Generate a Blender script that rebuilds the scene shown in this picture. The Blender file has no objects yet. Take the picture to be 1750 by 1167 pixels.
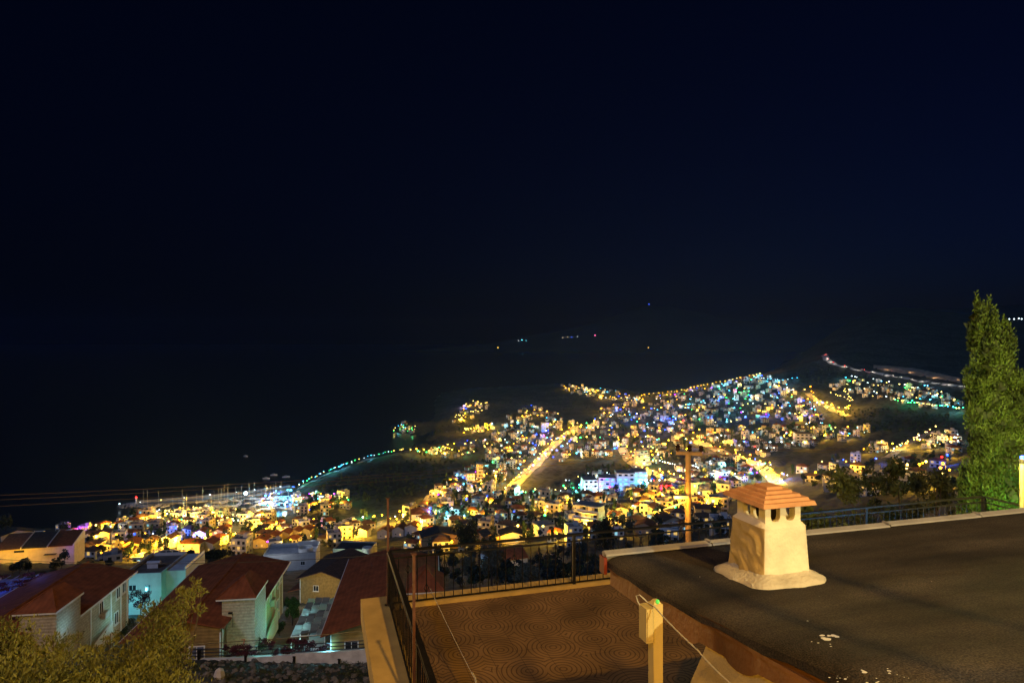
import bpy, math, random
import numpy as np
from mathutils import Vector, Matrix
random.seed(7); RNG=np.random.default_rng(11)
R=math.radians
S=bpy.context.scene; COL=S.collection
# ------------------------------------------------------------------ camera, sky, exposure
F=1100.0; HC=150.0                      # focal length in photo pixels, eye height above the sea
cam=bpy.data.cameras.new('camera'); cam.sensor_width=36; cam.lens=36*F/1750
cam.clip_start=.05; cam.clip_end=40000
camo=bpy.data.objects.new('camera',cam); COL.objects.link(camo)
camo.location=(0,0,HC); camo.rotation_euler=(R(90),0,0); S.camera=camo
S.view_settings.view_transform='Standard'; S.view_settings.look='None'; S.view_settings.exposure=0; S.view_settings.gamma=1
S.cycles.max_bounces=4; S.cycles.diffuse_bounces=2; S.cycles.glossy_bounces=2; S.cycles.transmission_bounces=3; S.cycles.volume_bounces=0
S.cycles.transparent_max_bounces=8
S.cycles.sample_clamp_indirect=3; S.cycles.use_light_tree=True
S.cycles.use_denoising=True
W=bpy.data.worlds.new('World'); S.world=W; W.use_nodes=True
nt=W.node_tree; nt.nodes.clear()
out=nt.nodes.new('ShaderNodeOutputWorld'); bg=nt.nodes.new('ShaderNodeBackground'); sky=nt.nodes.new('ShaderNodeTexSky')
sky.sky_type='NISHITA'; sky.sun_disc=False; sky.sun_elevation=R(-4.0); sky.sun_rotation=R(62); sky.altitude=100; sky.air_density=1; sky.dust_density=.4; sky.ozone_density=4
tint=nt.nodes.new('ShaderNodeMix'); tint.data_type='RGBA'; tint.blend_type='MULTIPLY'; tint.inputs[0].default_value=1
tint.inputs[7].default_value=(.42,.62,1,1)
air=nt.nodes.new('ShaderNodeMix'); air.data_type='RGBA'; air.blend_type='ADD'; air.inputs[0].default_value=1; air.inputs[7].default_value=(.0,.006,.034,1)   # faint airglow
nt.links.new(sky.outputs[0],tint.inputs[6]); nt.links.new(tint.outputs[2],air.inputs[6]); nt.links.new(air.outputs[2],bg.inputs[0]); bg.inputs[1].default_value=.10
nt.links.new(bg.outputs[0],out.inputs[0])

ml=bpy.data.lights.new('night_fill','SUN'); ml.energy=.62; ml.angle=R(8); ml.color=(.22,.42,1); mo=bpy.data.objects.new('night_fill',ml); COL.objects.link(mo); mo.rotation_euler=(R(48),0,R(-28))  # unseen weak blue sun added to lift the dark slopes and roofs
# ------------------------------------------------------------------ helpers
def P(px,py,D): return Vector(((px-875)/F*D, D, HC-(py-583.5)/F*D))
def setp(o,label=None,cat=None,group=None,kind=None):
    if label: o['label']=label
    if cat: o['category']=cat
    if group: o['group']=group
    if kind: o['kind']=kind
    return o
def empty(name,loc,rz=0,label=None,cat=None,group=None):
    o=bpy.data.objects.new(name,None); COL.objects.link(o); o.location=loc; o.rotation_euler=(0,0,rz); o.empty_display_size=.2
    return setp(o,label,cat,group)
MATS={}
def mat(name,col,rough=.8,var=0.25,scale=3.0,bump=0,bscale=20,metal=0,spec=.3,wave=None,detail=4):
    if name in MATS: return MATS[name]
    m=bpy.data.materials.new(name); m.use_nodes=True; n=m.node_tree; b=n.nodes['Principled BSDF']
    b.inputs['Roughness'].default_value=rough; b.inputs['Metallic'].default_value=metal; b.inputs['Specular IOR Level'].default_value=spec
    tc=n.nodes.new('ShaderNodeTexCoord')
    nz=n.nodes.new('ShaderNodeTexNoise'); nz.inputs['Scale'].default_value=scale; nz.inputs['Detail'].default_value=detail
    n.links.new(tc.outputs['Object'],nz.inputs['Vector'])
    rp=n.nodes.new('ShaderNodeValToRGB'); n.links.new(nz.outputs[0],rp.inputs[0])
    rp.color_ramp.elements[0].position=.3; rp.color_ramp.elements[1].position=.7
    rp.color_ramp.elements[0].color=(*[c*(1-var) for c in col],1); rp.color_ramp.elements[1].color=(*[min(1,c*(1+var)) for c in col],1)
    n.links.new(rp.outputs[0],b.inputs['Base Color'])
    h=None
    if bump:
        n2=n.nodes.new('ShaderNodeTexNoise'); n2.inputs['Scale'].default_value=bscale; n2.inputs['Detail'].default_value=5
        n.links.new(tc.outputs['Object'],n2.inputs['Vector']); h=n2.outputs[0]
    if wave:
        wv=n.nodes.new('ShaderNodeTexWave'); wv.wave_type='BANDS'; wv.bands_direction=wave[0]; wv.inputs['Scale'].default_value=wave[1]; wv.inputs['Distortion'].default_value=wave[3] if len(wave)>3 else 0
        wv.wave_profile=wave[4] if len(wave)>4 else 'SIN'
        n.links.new(tc.outputs['Object'],wv.inputs['Vector'])
        wr=n.nodes.new('ShaderNodeMapRange'); wr.inputs[3].default_value=1-.14*wave[2]; wr.inputs[4].default_value=1.06; n.links.new(wv.outputs[1],wr.inputs[0])
        wm=n.nodes.new('ShaderNodeMix'); wm.data_type='RGBA'; wm.blend_type='MULTIPLY'; wm.inputs[0].default_value=1; n.links.new(rp.outputs[0],wm.inputs[6]); n.links.new(wr.outputs[0],wm.inputs[7]); n.links.new(wm.outputs[2],b.inputs['Base Color'])
        if h is not None:
            ad=n.nodes.new('ShaderNodeMath'); ad.operation='MULTIPLY_ADD'; ad.inputs[1].default_value=wave[2]
            n.links.new(wv.outputs[1],ad.inputs[0]); n.links.new(h,ad.inputs[2]); h=ad.outputs[0]
        else: h=wv.outputs[1]
        bump=bump or .5
    if h is not None:
        bp=n.nodes.new('ShaderNodeBump'); bp.inputs['Strength'].default_value=min(1,bump); bp.inputs['Distance'].default_value=.03
        n.links.new(h,bp.inputs['Height']); n.links.new(bp.outputs[0],b.inputs['Normal'])
    MATS[name]=m; return m
def emat(name,col,st):
    if name in MATS: return MATS[name]
    m=bpy.data.materials.new(name); m.use_nodes=True; n=m.node_tree; b=n.nodes['Principled BSDF']
    b.inputs['Base Color'].default_value=(*[min(.8,c*.5) for c in col],1)
    b.inputs['Emission Color'].default_value=(*col,1); b.inputs['Emission Strength'].default_value=st
    try: m.cycles.emission_sampling='NONE'
    except Exception: pass
    MATS[name]=m; return m
class MB:
    def __init__(s): s.v=[]; s.f=[]; s.m=[]
    def add(s,vs,fs,mi=0):
        o=len(s.v); s.v.extend([tuple(v) for v in vs]); s.f.extend([tuple(i+o for i in f) for f in fs]); s.m.extend([mi]*len(fs)); return s
    def box(s,c,d,mi=0,rz=0,top=1.0):
        x,y,z=d[0]/2,d[1]/2,d[2]/2; ca,sa=math.cos(rz),math.sin(rz); vs=[]
        for k,zz in ((1,-z),(top,z)):
            for a,b in ((-x,-y),(x,-y),(x,y),(-x,y)):
                a*=k;b*=k; vs.append((c[0]+a*ca-b*sa,c[1]+a*sa+b*ca,c[2]+zz))
        return s.add(vs,[(3,2,1,0),(4,5,6,7),(0,1,5,4),(1,2,6,5),(2,3,7,6),(3,0,4,7)],mi)
    def extr(s,poly,vec,mi=0):
        n=len(poly); vec=Vector(vec); a=[Vector(p) for p in poly]; vs=a+[p+vec for p in a]
        return s.add(vs,[tuple(range(n-1,-1,-1)),tuple(range(n,2*n))]+[(i,(i+1)%n,n+(i+1)%n,n+i) for i in range(n)],mi)
    def tube(s,pts,r,n=6,mi=0,r2=None,cap=True):
        pts=[Vector(p) for p in pts]; L=len(pts); vs=[]; up=Vector((0,0,1))
        for i,p in enumerate(pts):
            t=(pts[min(i+1,L-1)]-pts[max(i-1,0)]).normalized()
            a=t.cross(up)
            if a.length<1e-3: a=t.cross(Vector((1,0,0)))
            a.normalize(); b=t.cross(a)
            rr=r if r2 is None else r+(r2-r)*i/max(1,L-1)
            for k in range(n):
                th=2*math.pi*k/n; vs.append(p+a*math.cos(th)*rr+b*math.sin(th)*rr)
        fs=[(i*n+k,i*n+(k+1)%n,(i+1)*n+(k+1)%n,(i+1)*n+k) for i in range(L-1) for k in range(n)]
        if cap: fs+=[tuple(range(n-1,-1,-1)),tuple((L-1)*n+k for k in range(n))]
        return s.add(vs,fs,mi)
    def lathe(s,prof,c=(0,0,0),n=12,mi=0):
        vs=[(c[0]+r*math.cos(2*math.pi*k/n),c[1]+r*math.sin(2*math.pi*k/n),c[2]+z) for r,z in prof for k in range(n)]
        L=len(prof)
        return s.add(vs,[(i*n+k,i*n+(k+1)%n,(i+1)*n+(k+1)%n,(i+1)*n+k) for i in range(L-1) for k in range(n)]+[tuple((L-1)*n+k for k in range(n))],mi)
    def ball(s,c,r,mi=0,n=6,sq=1):
        prof=[(r*math.sin(math.pi*i/4),-r*math.cos(math.pi*i/4)*sq) for i in range(5)]; prof[0]=(r*.05,-r*sq); prof[-1]=(r*.05,r*sq)
        return s.lathe(prof,c,n,mi)
    def mesh(s,name,mats,smooth=False):
        me=bpy.data.meshes.new(name); me.from_pydata(s.v,[],s.f)
        for m in (mats if isinstance(mats,(list,tuple)) else [mats]): me.materials.append(m)
        if any(s.m): me.polygons.foreach_set('material_index',s.m)
        if smooth: me.polygons.foreach_set('use_smooth',[True]*len(me.polygons))
        me.update(); return me
    def build(s,name,mats,parent=None,smooth=False,loc=None,label=None):
        o=bpy.data.objects.new(name,s.mesh(name,mats,smooth)); COL.objects.link(o)
        if parent is not None: o.parent=parent
        if loc is not None: o.location=loc
        if label: o['label']=label
        return o
def npmesh(name,V,Fq,mats,mi=None,smooth=False):
    V=np.asarray(V,np.float32); Fq=np.asarray(Fq,np.int32); k=Fq.shape[1]
    me=bpy.data.meshes.new(name); me.vertices.add(len(V)); me.vertices.foreach_set('co',V.ravel())
    me.loops.add(Fq.size); me.loops.foreach_set('vertex_index',Fq.ravel())
    me.polygons.add(len(Fq)); me.polygons.foreach_set('loop_start',np.arange(0,Fq.size,k,dtype=np.int32))
    try: me.polygons.foreach_set('loop_total',np.full(len(Fq),k,np.int32))
    except Exception: pass
    for m in mats: me.materials.append(m)
    if mi is not None: me.polygons.foreach_set('material_index',np.asarray(mi,np.int32))
    if smooth: me.polygons.foreach_set('use_smooth',np.ones(len(Fq),bool))
    me.update(calc_edges=True); me.validate(); return me
def link(name,me,parent=None,loc=(0,0,0),rz=0):
    o=bpy.data.objects.new(name,me); COL.objects.link(o); o.location=loc; o.rotation_euler=(0,0,rz)
    if parent is not None: o.parent=parent
    return o
def lamp(name,loc,power,col,rad=.15,parent=None,spot=None,aim=None):
    l=bpy.data.lights.new(name,'SPOT' if spot else 'POINT'); l.energy=power; l.color=col; l.shadow_soft_size=rad
    if spot: l.spot_size=R(spot); l.spot_blend=.6
    o=bpy.data.objects.new(name,l); COL.objects.link(o)
    if parent is not None: o.parent=parent
    o.location=loc
    if aim is not None: o.rotation_euler=(Vector(aim)-Vector(loc)).to_track_quat('-Z','Y').to_euler()
    return o
def leaves(blobs,n,size,asp=.35,shell=.35,upright=0.0,rng=RNG,flat=0.0):
    """n leaf quads spread through a list of ellipsoids (centre, radii)."""
    bl=np.array([[*c,*r] for c,r in blobs],float); w=bl[:,3]*bl[:,4]*bl[:,5]; w=w**.75; w/=w.sum()
    i=rng.choice(len(bl),n,p=w); d=rng.normal(size=(n,3)); d/=np.linalg.norm(d,axis=1)[:,None]
    rr=(shell+(1-shell)*rng.random(n))**.6; rr*=1+.12*rng.normal(size=n)
    c=bl[i,:3]+d*bl[i,3:]*rr[:,None]
    t=rng.normal(size=(n,3))+d*.8; t[:,2]+=upright*2.5; t/=np.linalg.norm(t,axis=1)[:,None]
    q=np.cross(t,rng.normal(size=(n,3))); q/=np.linalg.norm(q,axis=1)[:,None]
    L=size*(.6+.8*rng.random(n))[:,None]; t=t*L/2; q=q*L*asp/2
    V=np.stack([c-t,c+q*1.0-t*.1,c+t,c-q-t*.1],1).reshape(-1,3)
    return V,np.arange(4*n).reshape(-1,4)
# ------------------------------------------------------------------ the lie of the land
def ely(py,D): return HC-(py-583.5)/F*D
CP=[]
for px in (-400,100,500,875,1400,1900,2300):
    CP.append((px,2,142.5 if px>600 else 139.5))
CP+= [(875,10,141.0),(1400,10,141.5),(1900,10,142),(650,10,139.5),(300,10,136),(-100,10,136),(-400,10,136),
 (875,18,135),(1400,18,138.5),(1750,18,141),(2200,18,142),(600,18,132),(200,18,131),(-200,18,131),
 (1175,28,132),(1700,28,137),(2100,30,138)]
for px,py,D in [(350,1152,50),(100,1152,50),(600,1150,50),(350,1122,57),(100,1122,57),(620,1124,57),(-200,1130,57),
 (30,908,490),(100,905,500),(450,881,540),(330,881,550),(230,886,538),(520,878,530),(600,875,520),(760,860,480),(880,850,470),(1050,845,450),(1200,835,450),(1400,810,450),(1600,790,430),
 (515,833,648),(590,800,740),(665,777,830),(692,771,850),
 (560,850,565),(640,842,575),(640,806,690),(700,803,690),(740,832,585),(760,790,740),(760,774,850),(740,766,880),
 (690,737,1060),(690,728,1090),(712,735,1075),(800,745,1000),(850,742,970),(800,715,1200),(800,690,1350),(850,690,1400),(870,666,1900),(800,666,1950),(760,692,1450),(750,722,1170),
 (900,710,1150),(930,700,1250),(985,728,900),(930,780,700),(870,838,515),(950,690,1500),(960,658,1800),(1020,672,1650),(1075,683,1450),
 (1060,700,1200),(1060,760,760),(1100,800,560),(1150,690,1150),(1150,740,800),(1200,780,600),
 (1200,662,1250),(1300,643,1250),(1350,627,1300),(1400,612,1330),(1300,700,900),(1300,760,650),(1400,740,700),(1380,680,950),(1450,700,850),(1440,750,650),
 (1500,645,1050),(1550,662,900),(1600,690,750),(1550,720,690),(1600,740,600),(1500,790,480),
 (1410,608,1300),(1430,625,1150),(1500,637,1080),(1580,650,980),(1650,660,880),(1750,668,800),(1900,670,780),
 (1500,624,1180),(1560,630,1110),(1640,645,1000),(1530,526,2600),(1450,552,2350),(1600,592,1500),(1400,588,1900),(1750,550,2200),(1900,500,2500),(2100,500,2500),(1700,640,1050),(1640,540,2500)]:
    CP.append((px,D,ely(py,D)))
CP+=[(880,62,123.5),(1050,90,112.5),(1250,120,103),(1500,60,130),(1900,60,133),(1500,150,104),(1850,150,115),
 (60,115,102),(-200,115,102),(300,115,101.5),(500,115,101.5),(650,115,102),(60,160,89.5),(500,160,88),(880,160,91.6),(1100,160,93),
 (100,200,79),(500,200,77.5),(800,200,79),(1050,200,81.5),(1200,200,85),(1450,200,96),(-250,200,79),
 (60,350,35),(300,350,34),(490,350,34),(700,350,41),(900,350,47.5),(1100,350,54),(1250,350,61),(1450,350,74),(1700,350,86),(-250,350,34),
 (230,545,1),(100,515,0),(300,556,0.5),(400,558,0.5),(490,545,1.5),(-300,480,0),
 (100,560,-6),(250,590,-9),(400,575,-6),(480,570,-4),(50,650,-15),(300,700,-18),(450,660,-10),(500,750,-15),(560,800,-12),(620,900,-15),(672,905,-5),(650,1000,-14),(600,1100,-20),(652,1080,-9),(300,1500,-30),(0,2500,-40),(700,1500,-12),(720,1300,-8),
 (800,3000,-40),(800,5000,-50),(0,8000,-60),(1100,5000,-50),(1200,8000,-60),(-400,1500,-40),(-400,700,-30),
 (1000,2300,-6),(900,2300,-5),(1100,1900,-2),(1200,1700,10),(1300,1700,40),(1250,2500,-15),(1300,3200,-20),(1400,4500,60),(1530,5000,150),(1800,5000,200),(2100,5000,200),(1350,2000,60)]
CP=np.array(CP,float)
K=.45
def feat(px,D): return np.stack([(np.asarray(px,float)-875)/F, K*np.log(np.asarray(D,float))],-1)
P0=feat(CP[:,0],CP[:,1]); n=len(P0)
def U(r2): return np.where(r2>1e-12, r2*np.log(np.maximum(r2,1e-12)),0)
# interpolate slope-ish quantity: q=(elev-150)/D  -> scaled
Q=(CP[:,2]-HC)/CP[:,1]
A=np.zeros((n+3,n+3)); A[:n,:n]=U(((P0[:,None]-P0[None])**2).sum(-1))+np.eye(n)*1e-4
A[:n,n]=1;A[:n,n+1:]=P0;A[n,:n]=1;A[n+1:,:n]=P0.T
W=np.linalg.solve(A,np.concatenate([Q,[0,0,0]]))
def elev(px,D):
    p=feat(px,D); sh=p.shape[:-1]; p=p.reshape(-1,2)
    out=np.empty(len(p))
    for i in range(0,len(p),20000):
        q=p[i:i+20000]
        out[i:i+20000]=U(((q[:,None]-P0[None])**2).sum(-1))@W[:n]+W[n]+q@W[n+1:]
    return HC+out.reshape(sh)*np.asarray(D,float)
NT,ND=331,300
TPX=np.linspace(-420,2220,NT); TLD=np.linspace(math.log(1.5),math.log(5600),ND); TD=np.exp(TLD)
GE=elev(np.repeat(TPX[:,None],ND,1),np.repeat(TD[None],NT,0))
GE+=RNG.normal(size=GE.shape)*np.minimum(TD,900)[None]*.0012*(TD[None]>20)
def ground(x,y):
    D=np.clip(y,1.6,5500); px=875+F*x/D
    i=np.clip((px-TPX[0])/(TPX[1]-TPX[0]),0,NT-1.001); j=np.clip((np.log(D)-TLD[0])/(TLD[1]-TLD[0]),0,ND-1.001)
    a,b=int(i),int(j); u,v=i-a,j-b
    return float((GE[a,b]*(1-u)+GE[a+1,b]*u)*(1-v)+(GE[a,b+1]*(1-u)+GE[a+1,b+1]*u)*v)
def hit(px,py,minD=30):
    """first point of the land or sea seen through a photo pixel"""
    i=np.clip((px-TPX[0])/(TPX[1]-TPX[0]),0,NT-1.001); a=int(i); u=i-a
    e=np.maximum(GE[a]*(1-u)+GE[a+1]*u,0); y=583.5+(HC-e)/TD*F
    k=np.nonzero((y<=py)&(TD>minD))[0]
    if not len(k): return None
    k=k[0]
    if k>0 and y[k-1]>py:
        f=(y[k-1]-py)/(y[k-1]-y[k]); D=math.exp(TLD[k-1]+f*(TLD[k]-TLD[k-1]))
    else: D=TD[k]
    x=(px-875)/F*D; return Vector((x,D,max(ground(x,D),0)))
# terrain sheet
X=(TPX[:,None]-875)/F*TD[None]; V=np.stack([X,np.repeat(TD[None],NT,0),GE],-1).reshape(-1,3)
idx=np.arange(NT*ND).reshape(NT,ND); Fq=np.stack([idx[:-1,:-1],idx[1:,:-1],idx[1:,1:],idx[:-1,1:]],-1).reshape(-1,4)
def terrain_mat():
    m=mat('hillside_soil',(.036,.045,.045),.95,.5,.02,bump=1,bscale=.35); n=m.node_tree; b=n.nodes['Principled BSDF']
    tc=n.nodes['Texture Coordinate']; rp=n.nodes['Color Ramp']
    vo=n.nodes.new('ShaderNodeTexVoronoi'); vo.inputs['Scale'].default_value=.16; n.links.new(tc.outputs['Object'],vo.inputs['Vector'])
    r2=n.nodes.new('ShaderNodeValToRGB'); r2.color_ramp.elements[0].position=.25; r2.color_ramp.elements[1].position=.6
    r2.color_ramp.elements[0].color=(.35,.45,.3,1); r2.color_ramp.elements[1].color=(1.25,1.15,1.05,1); n.links.new(vo.outputs[0],r2.inputs[0])
    mx=n.nodes.new('ShaderNodeMix'); mx.data_type='RGBA'; mx.blend_type='MULTIPLY'; mx.inputs[0].default_value=1
    n.links.new(rp.outputs[0],mx.inputs[6]); n.links.new(r2.outputs[0],mx.inputs[7]); n.links.new(mx.outputs[2],b.inputs['Base Color']); return m
setp(link('terrain',npmesh('terrain',V,Fq,[terrain_mat()],smooth=True)),kind='structure')
sm=mat('sea_water',(.004,.012,.022),.3,.2,.01,bump=.3,bscale=.25,spec=.5)
s=MB(); s.add([(-30000,-200,0),(30000,-200,0),(30000,38000,0),(-30000,38000,0)],[(0,1,2,3)]); setp(s.build('sea',sm),kind='structure')
# far shore across the bay
far=[(700,598),(800,592),(860,583),(900,574),(960,566),(1010,553),(1060,537),(1090,526),(1112,522),(1140,527),(1190,538),(1250,548),(1320,552),(1400,548),(1480,540),(1600,530),(1750,520),(1900,515)]
vs=[];fs=[]
D0=9000
for i,(px,py) in enumerate(far):
    for k,(fr,dd) in enumerate(((0,0),(.35,400),(.7,1000),(.93,1700),(1,2200),(.6,3500),(0,6000))):
        D=D0+dd; x=(px-875)/F*(D0+2200); z=max(-5,(HC-(py-583.5)/F*(D0+2200))*fr*(1+.08*random.uniform(-1,1)*(fr<1)))-(5 if fr==0 else 0)
        vs.append((x,D,z))
for i in range(len(far)-1):
    for k in range(6): fs.append((i*7+k,(i+1)*7+k,(i+1)*7+k+1,i*7+k+1))
s=MB(); s.add(vs,fs); setp(s.build('far_hills',mat('far_hill_scrub',(.03,.032,.03),.95,.3,.002),smooth=True),kind='structure')
# ------------------------------------------------------------------ shared materials
WHITE=mat('white_render',(.62,.6,.55),.9,.12,.6,bump=.15,bscale=8)
CREAM=mat('cream_render',(.55,.47,.33),.9,.12,.6,bump=.15,bscale=8)
GREYW=mat('grey_render',(.38,.38,.37),.9,.12,.6)
REDROOF=mat('red_tile_roof',(.21,.065,.024),.85,.3,1.2,bump=.5,bscale=6,wave=('X',.75,.6))
BROWNROOF=mat('brown_tile_roof',(.13,.07,.045),.85,.3,1.2,bump=.5,bscale=6,wave=('X',.75,1.0))
DARKROOF=mat('dark_felt_roof',(.035,.035,.038),.9,.3,1)
FLATROOF=mat('grey_flat_roof',(.2,.2,.2),.9,.3,.8)
GLASS=mat('window_glass',(.02,.025,.03),.12,.2,1,spec=.6)
WHITEP=mat('white_painted_trim',(.7,.7,.68),.5,.08,2)
DKMETAL=mat('dark_iron',(.02,.018,.016),.5,.3,8,metal=.6,bump=.2,bscale=60)
CONC=mat('concrete',(.3,.29,.27),.9,.2,1.5,bump=.3,bscale=12)
ASPH=mat('asphalt',(.05,.05,.052),.9,.2,.5,bump=.2,bscale=10)
WOOD=mat('siding_wood',(.30,.20,.07),.7,.25,2,bump=.4,bscale=10,wave=('Z',1.05,2.2,0,'SAW'))
STONEC=mat('stone_cladding',(.42,.37,.25),.85,.22,5,bump=.7,bscale=9,wave=('Z',1.15,.9,1.2))
BARK=mat('bark',(.07,.05,.035),.95,.3,6,bump=.8,bscale=14)
def leafm(name,col,v=.45): 
    m=mat(name,col,.65,v,2.2,spec=.25); return m
EM={'amber':emat('sodium_glow',(1,.42,.012),11),'warm':emat('warm_bulb_glow',(1,.66,.14),8),'white':emat('white_bulb_glow',(.75,.92,1),5),
 'cyan':emat('cyan_bulb_glow',(.04,.55,1),8),'blue':emat('blue_bulb_glow',(.008,.05,1),16),'green':emat('green_bulb_glow',(.02,1,.18),8),
 'violet':emat('violet_bulb_glow',(.4,.015,1),12),'red':emat('red_bulb_glow',(1,.015,.012),14)}
LC={'amber':(1,.50,.03),'warm':(1,.70,.25),'white':(.8,.93,1),'cyan':(.2,.78,1),'blue':(.08,.16,1),'green':(.12,1,.35),'violet':(.55,.1,1),'red':(1,.05,.04)}
WINW=emat('lit_window_warm',(1,.62,.16),.75); WINC=emat('lit_window_cool',(.4,.85,1),.7)
# ------------------------------------------------------------------ the house below the camera: terrace, felt roof, chimney
RZ=R(16.7); HO=Vector((-2.04,10.7,HC-4.44))        # terrace corner under the rusty post; local x along the far rail, local y away from the camera
def L2W(a,y,z): return HO+Vector((a*math.cos(RZ)-y*math.sin(RZ),a*math.sin(RZ)+y*math.cos(RZ),z))
house=empty('house',HO,RZ,'house with dark felt roof, plastered chimney and swirl-tiled terrace below the camera','house')
# terrace floor with ring-pattern tiles
def floor_mat():
    m=mat('swirl_tiles',(.155,.09,.037),.75,.42,1.1,spec=.25); n=m.node_tree; b=n.nodes['Principled BSDF']; tc=n.nodes['Texture Coordinate']; rp=n.nodes['Color Ramp']
    nz=n.nodes.new('ShaderNodeTexNoise'); nz.inputs['Scale'].default_value=3; n.links.new(tc.outputs['Object'],nz.inputs[0])
    ad=n.nodes.new('ShaderNodeMix'); ad.data_type='VECTOR'; ad.inputs[0].default_value=.035; n.links.new(tc.outputs['Object'],ad.inputs[4]); n.links.new(nz.outputs[1],ad.inputs[5])
    vo=n.nodes.new('ShaderNodeTexVoronoi'); vo.voronoi_dimensions='2D'; vo.inputs['Scale'].default_value=1.5; vo.inputs['Randomness'].default_value=.42; n.links.new(ad.outputs[1],vo.inputs['Vector'])
    mu=n.nodes.new('ShaderNodeMath'); mu.operation='MULTIPLY'; mu.inputs[1].default_value=66; n.links.new(vo.outputs[0],mu.inputs[0])
    si=n.nodes.new('ShaderNodeMath'); si.operation='SINE'; n.links.new(mu.outputs[0],si.inputs[0])
    r2=n.nodes.new('ShaderNodeValToRGB'); r2.color_ramp.elements[0].position=.2; r2.color_ramp.elements[1].position=.62
    r2.color_ramp.elements[0].color=(.44,.4,.36,1); r2.color_ramp.elements[1].color=(1.05,1.05,1.05,1)
    ma=n.nodes.new('ShaderNodeMapRange'); ma.inputs[1].default_value=-1; ma.inputs[2].default_value=-.1; n.links.new(si.outputs[0],ma.inputs[0]); n.links.new(ma.outputs[0],r2.inputs[0])
    br=n.nodes.new('ShaderNodeTexBrick'); br.offset=0; br.inputs['Scale'].default_value=1; br.inputs['Brick Width'].default_value=.4; br.inputs['Row Height'].default_value=.4; br.inputs['Mortar Size'].default_value=.004
    br.inputs['Color1'].default_value=(1,1,1,1); br.inputs['Color2'].default_value=(.9,.9,.9,1); br.inputs['Mortar'].default_value=(.45,.45,.45,1); n.links.new(tc.outputs['Object'],br.inputs[0])
    x1=n.nodes.new('ShaderNodeMix'); x1.data_type='RGBA'; x1.blend_type='MULTIPLY'; x1.inputs[0].default_value=.9
    x2=n.nodes.new('ShaderNodeMix'); x2.data_type='RGBA'; x2.blend_type='MULTIPLY'; x2.inputs[0].default_value=1
    n.links.new(rp.outputs[0],x1.inputs[6]); n.links.new(r2.outputs[0],x1.inputs[7]); n.links.new(x1.outputs[2],x2.inputs[6]); n.links.new(br.outputs[0],x2.inputs[7]); n.links.new(x2.outputs[2],b.inputs['Base Color']); return m
s=MB(); s.add([(.06,-13,0),(13.2,-13,0),(13.2,-.06,0),(.06,-.06,0)],[(0,1,2,3)]); s.build('terrace_floor',floor_mat(),house)
CRB=mat('ledge_render',(.44,.30,.09),.85,.2,2.5,bump=.25,bscale=14)
s=MB(); s.box((-.19,-6.3,-.12),(.5,13.4,.36)); s.build('side_ledge',CRB,house)
s=MB(); s.box((6.66,.13,-.07),(13.2,.38,.26)); s.build('far_kerb',CRB,house)
s=MB(); s.box((6.6,-6.4,-4.3),(13.0,13.1,8.0)); s.build('lower_storey',CREAM,house)
s=MB(); s.box((8.1,-10.4,1.16),(10.0,7.4,2.31)); s.build('wall',CREAM,house)
# felt roof: wrinkled sheet falling gently to the far edge
def felt():
    m=mat('roofing_felt',(.044,.039,.034),.92,.35,1.1,bump=.9,bscale=120,spec=.2); n=m.node_tree; b=n.nodes['Principled BSDF']; tc=n.nodes['Texture Coordinate']; rp=n.nodes['Color Ramp']
    sp=n.nodes.new('ShaderNodeTexNoise'); sp.inputs['Scale'].default_value=95; sp.inputs['Detail'].default_value=2; n.links.new(tc.outputs['Object'],sp.inputs[0])
    r2=n.nodes.new('ShaderNodeValToRGB'); r2.color_ramp.elements[0].position=.35; r2.color_ramp.elements[1].position=.72; r2.color_ramp.elements[0].color=(.6,.6,.6,1); r2.color_ramp.elements[1].color=(1.9,1.8,1.65,1)
    n.links.new(sp.outputs[0],r2.inputs[0])
    mp=n.nodes.new('ShaderNodeMapping'); mp.inputs['Scale'].default_value=(.35,2.2,1); n.links.new(tc.outputs['Object'],mp.inputs[0])
    st=n.nodes.new('ShaderNodeTexNoise'); st.inputs['Scale'].default_value=1.3; st.inputs['Detail'].default_value=6; n.links.new(mp.outputs[0],st.inputs[0])
    r3=n.nodes.new('ShaderNodeValToRGB'); r3.color_ramp.elements[0].position=.35; r3.color_ramp.elements[1].position=.66; r3.color_ramp.elements[0].color=(.62,.6,.58,1); r3.color_ramp.elements[1].color=(1.35,1.25,1.1,1); n.links.new(st.outputs[0],r3.inputs[0])
    x1=n.nodes.new('ShaderNodeMix'); x1.data_type='RGBA'; x1.blend_type='MULTIPLY'; x1.inputs[0].default_value=1
    x2=n.nodes.new('ShaderNodeMix'); x2.data_type='RGBA'; x2.blend_type='MULTIPLY'; x2.inputs[0].default_value=1
    n.links.new(rp.outputs[0],x1.inputs[6]); n.links.new(r2.outputs[0],x1.inputs[7]); n.links.new(x1.outputs[2],x2.inputs[6]); n.links.new(r3.outputs[0],x2.inputs[7]); n.links.new(x2.outputs[2],b.inputs['Base Color']); return m
from mathutils import noise as MN
RA,RY=1.38,-5.5; SL=.085
def rz_(a,y): t=RY-y; q=min(t,2.7); return 2.5+.03*t+.031*q*abs(q)+max(0,t-2.7)*.05
NA,NY=230,170
As=RA+np.linspace(0,1,NA)**1.25*11.6; Ys=RY-np.linspace(0,1,NY)**1.15*8.6
V=[]
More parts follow.
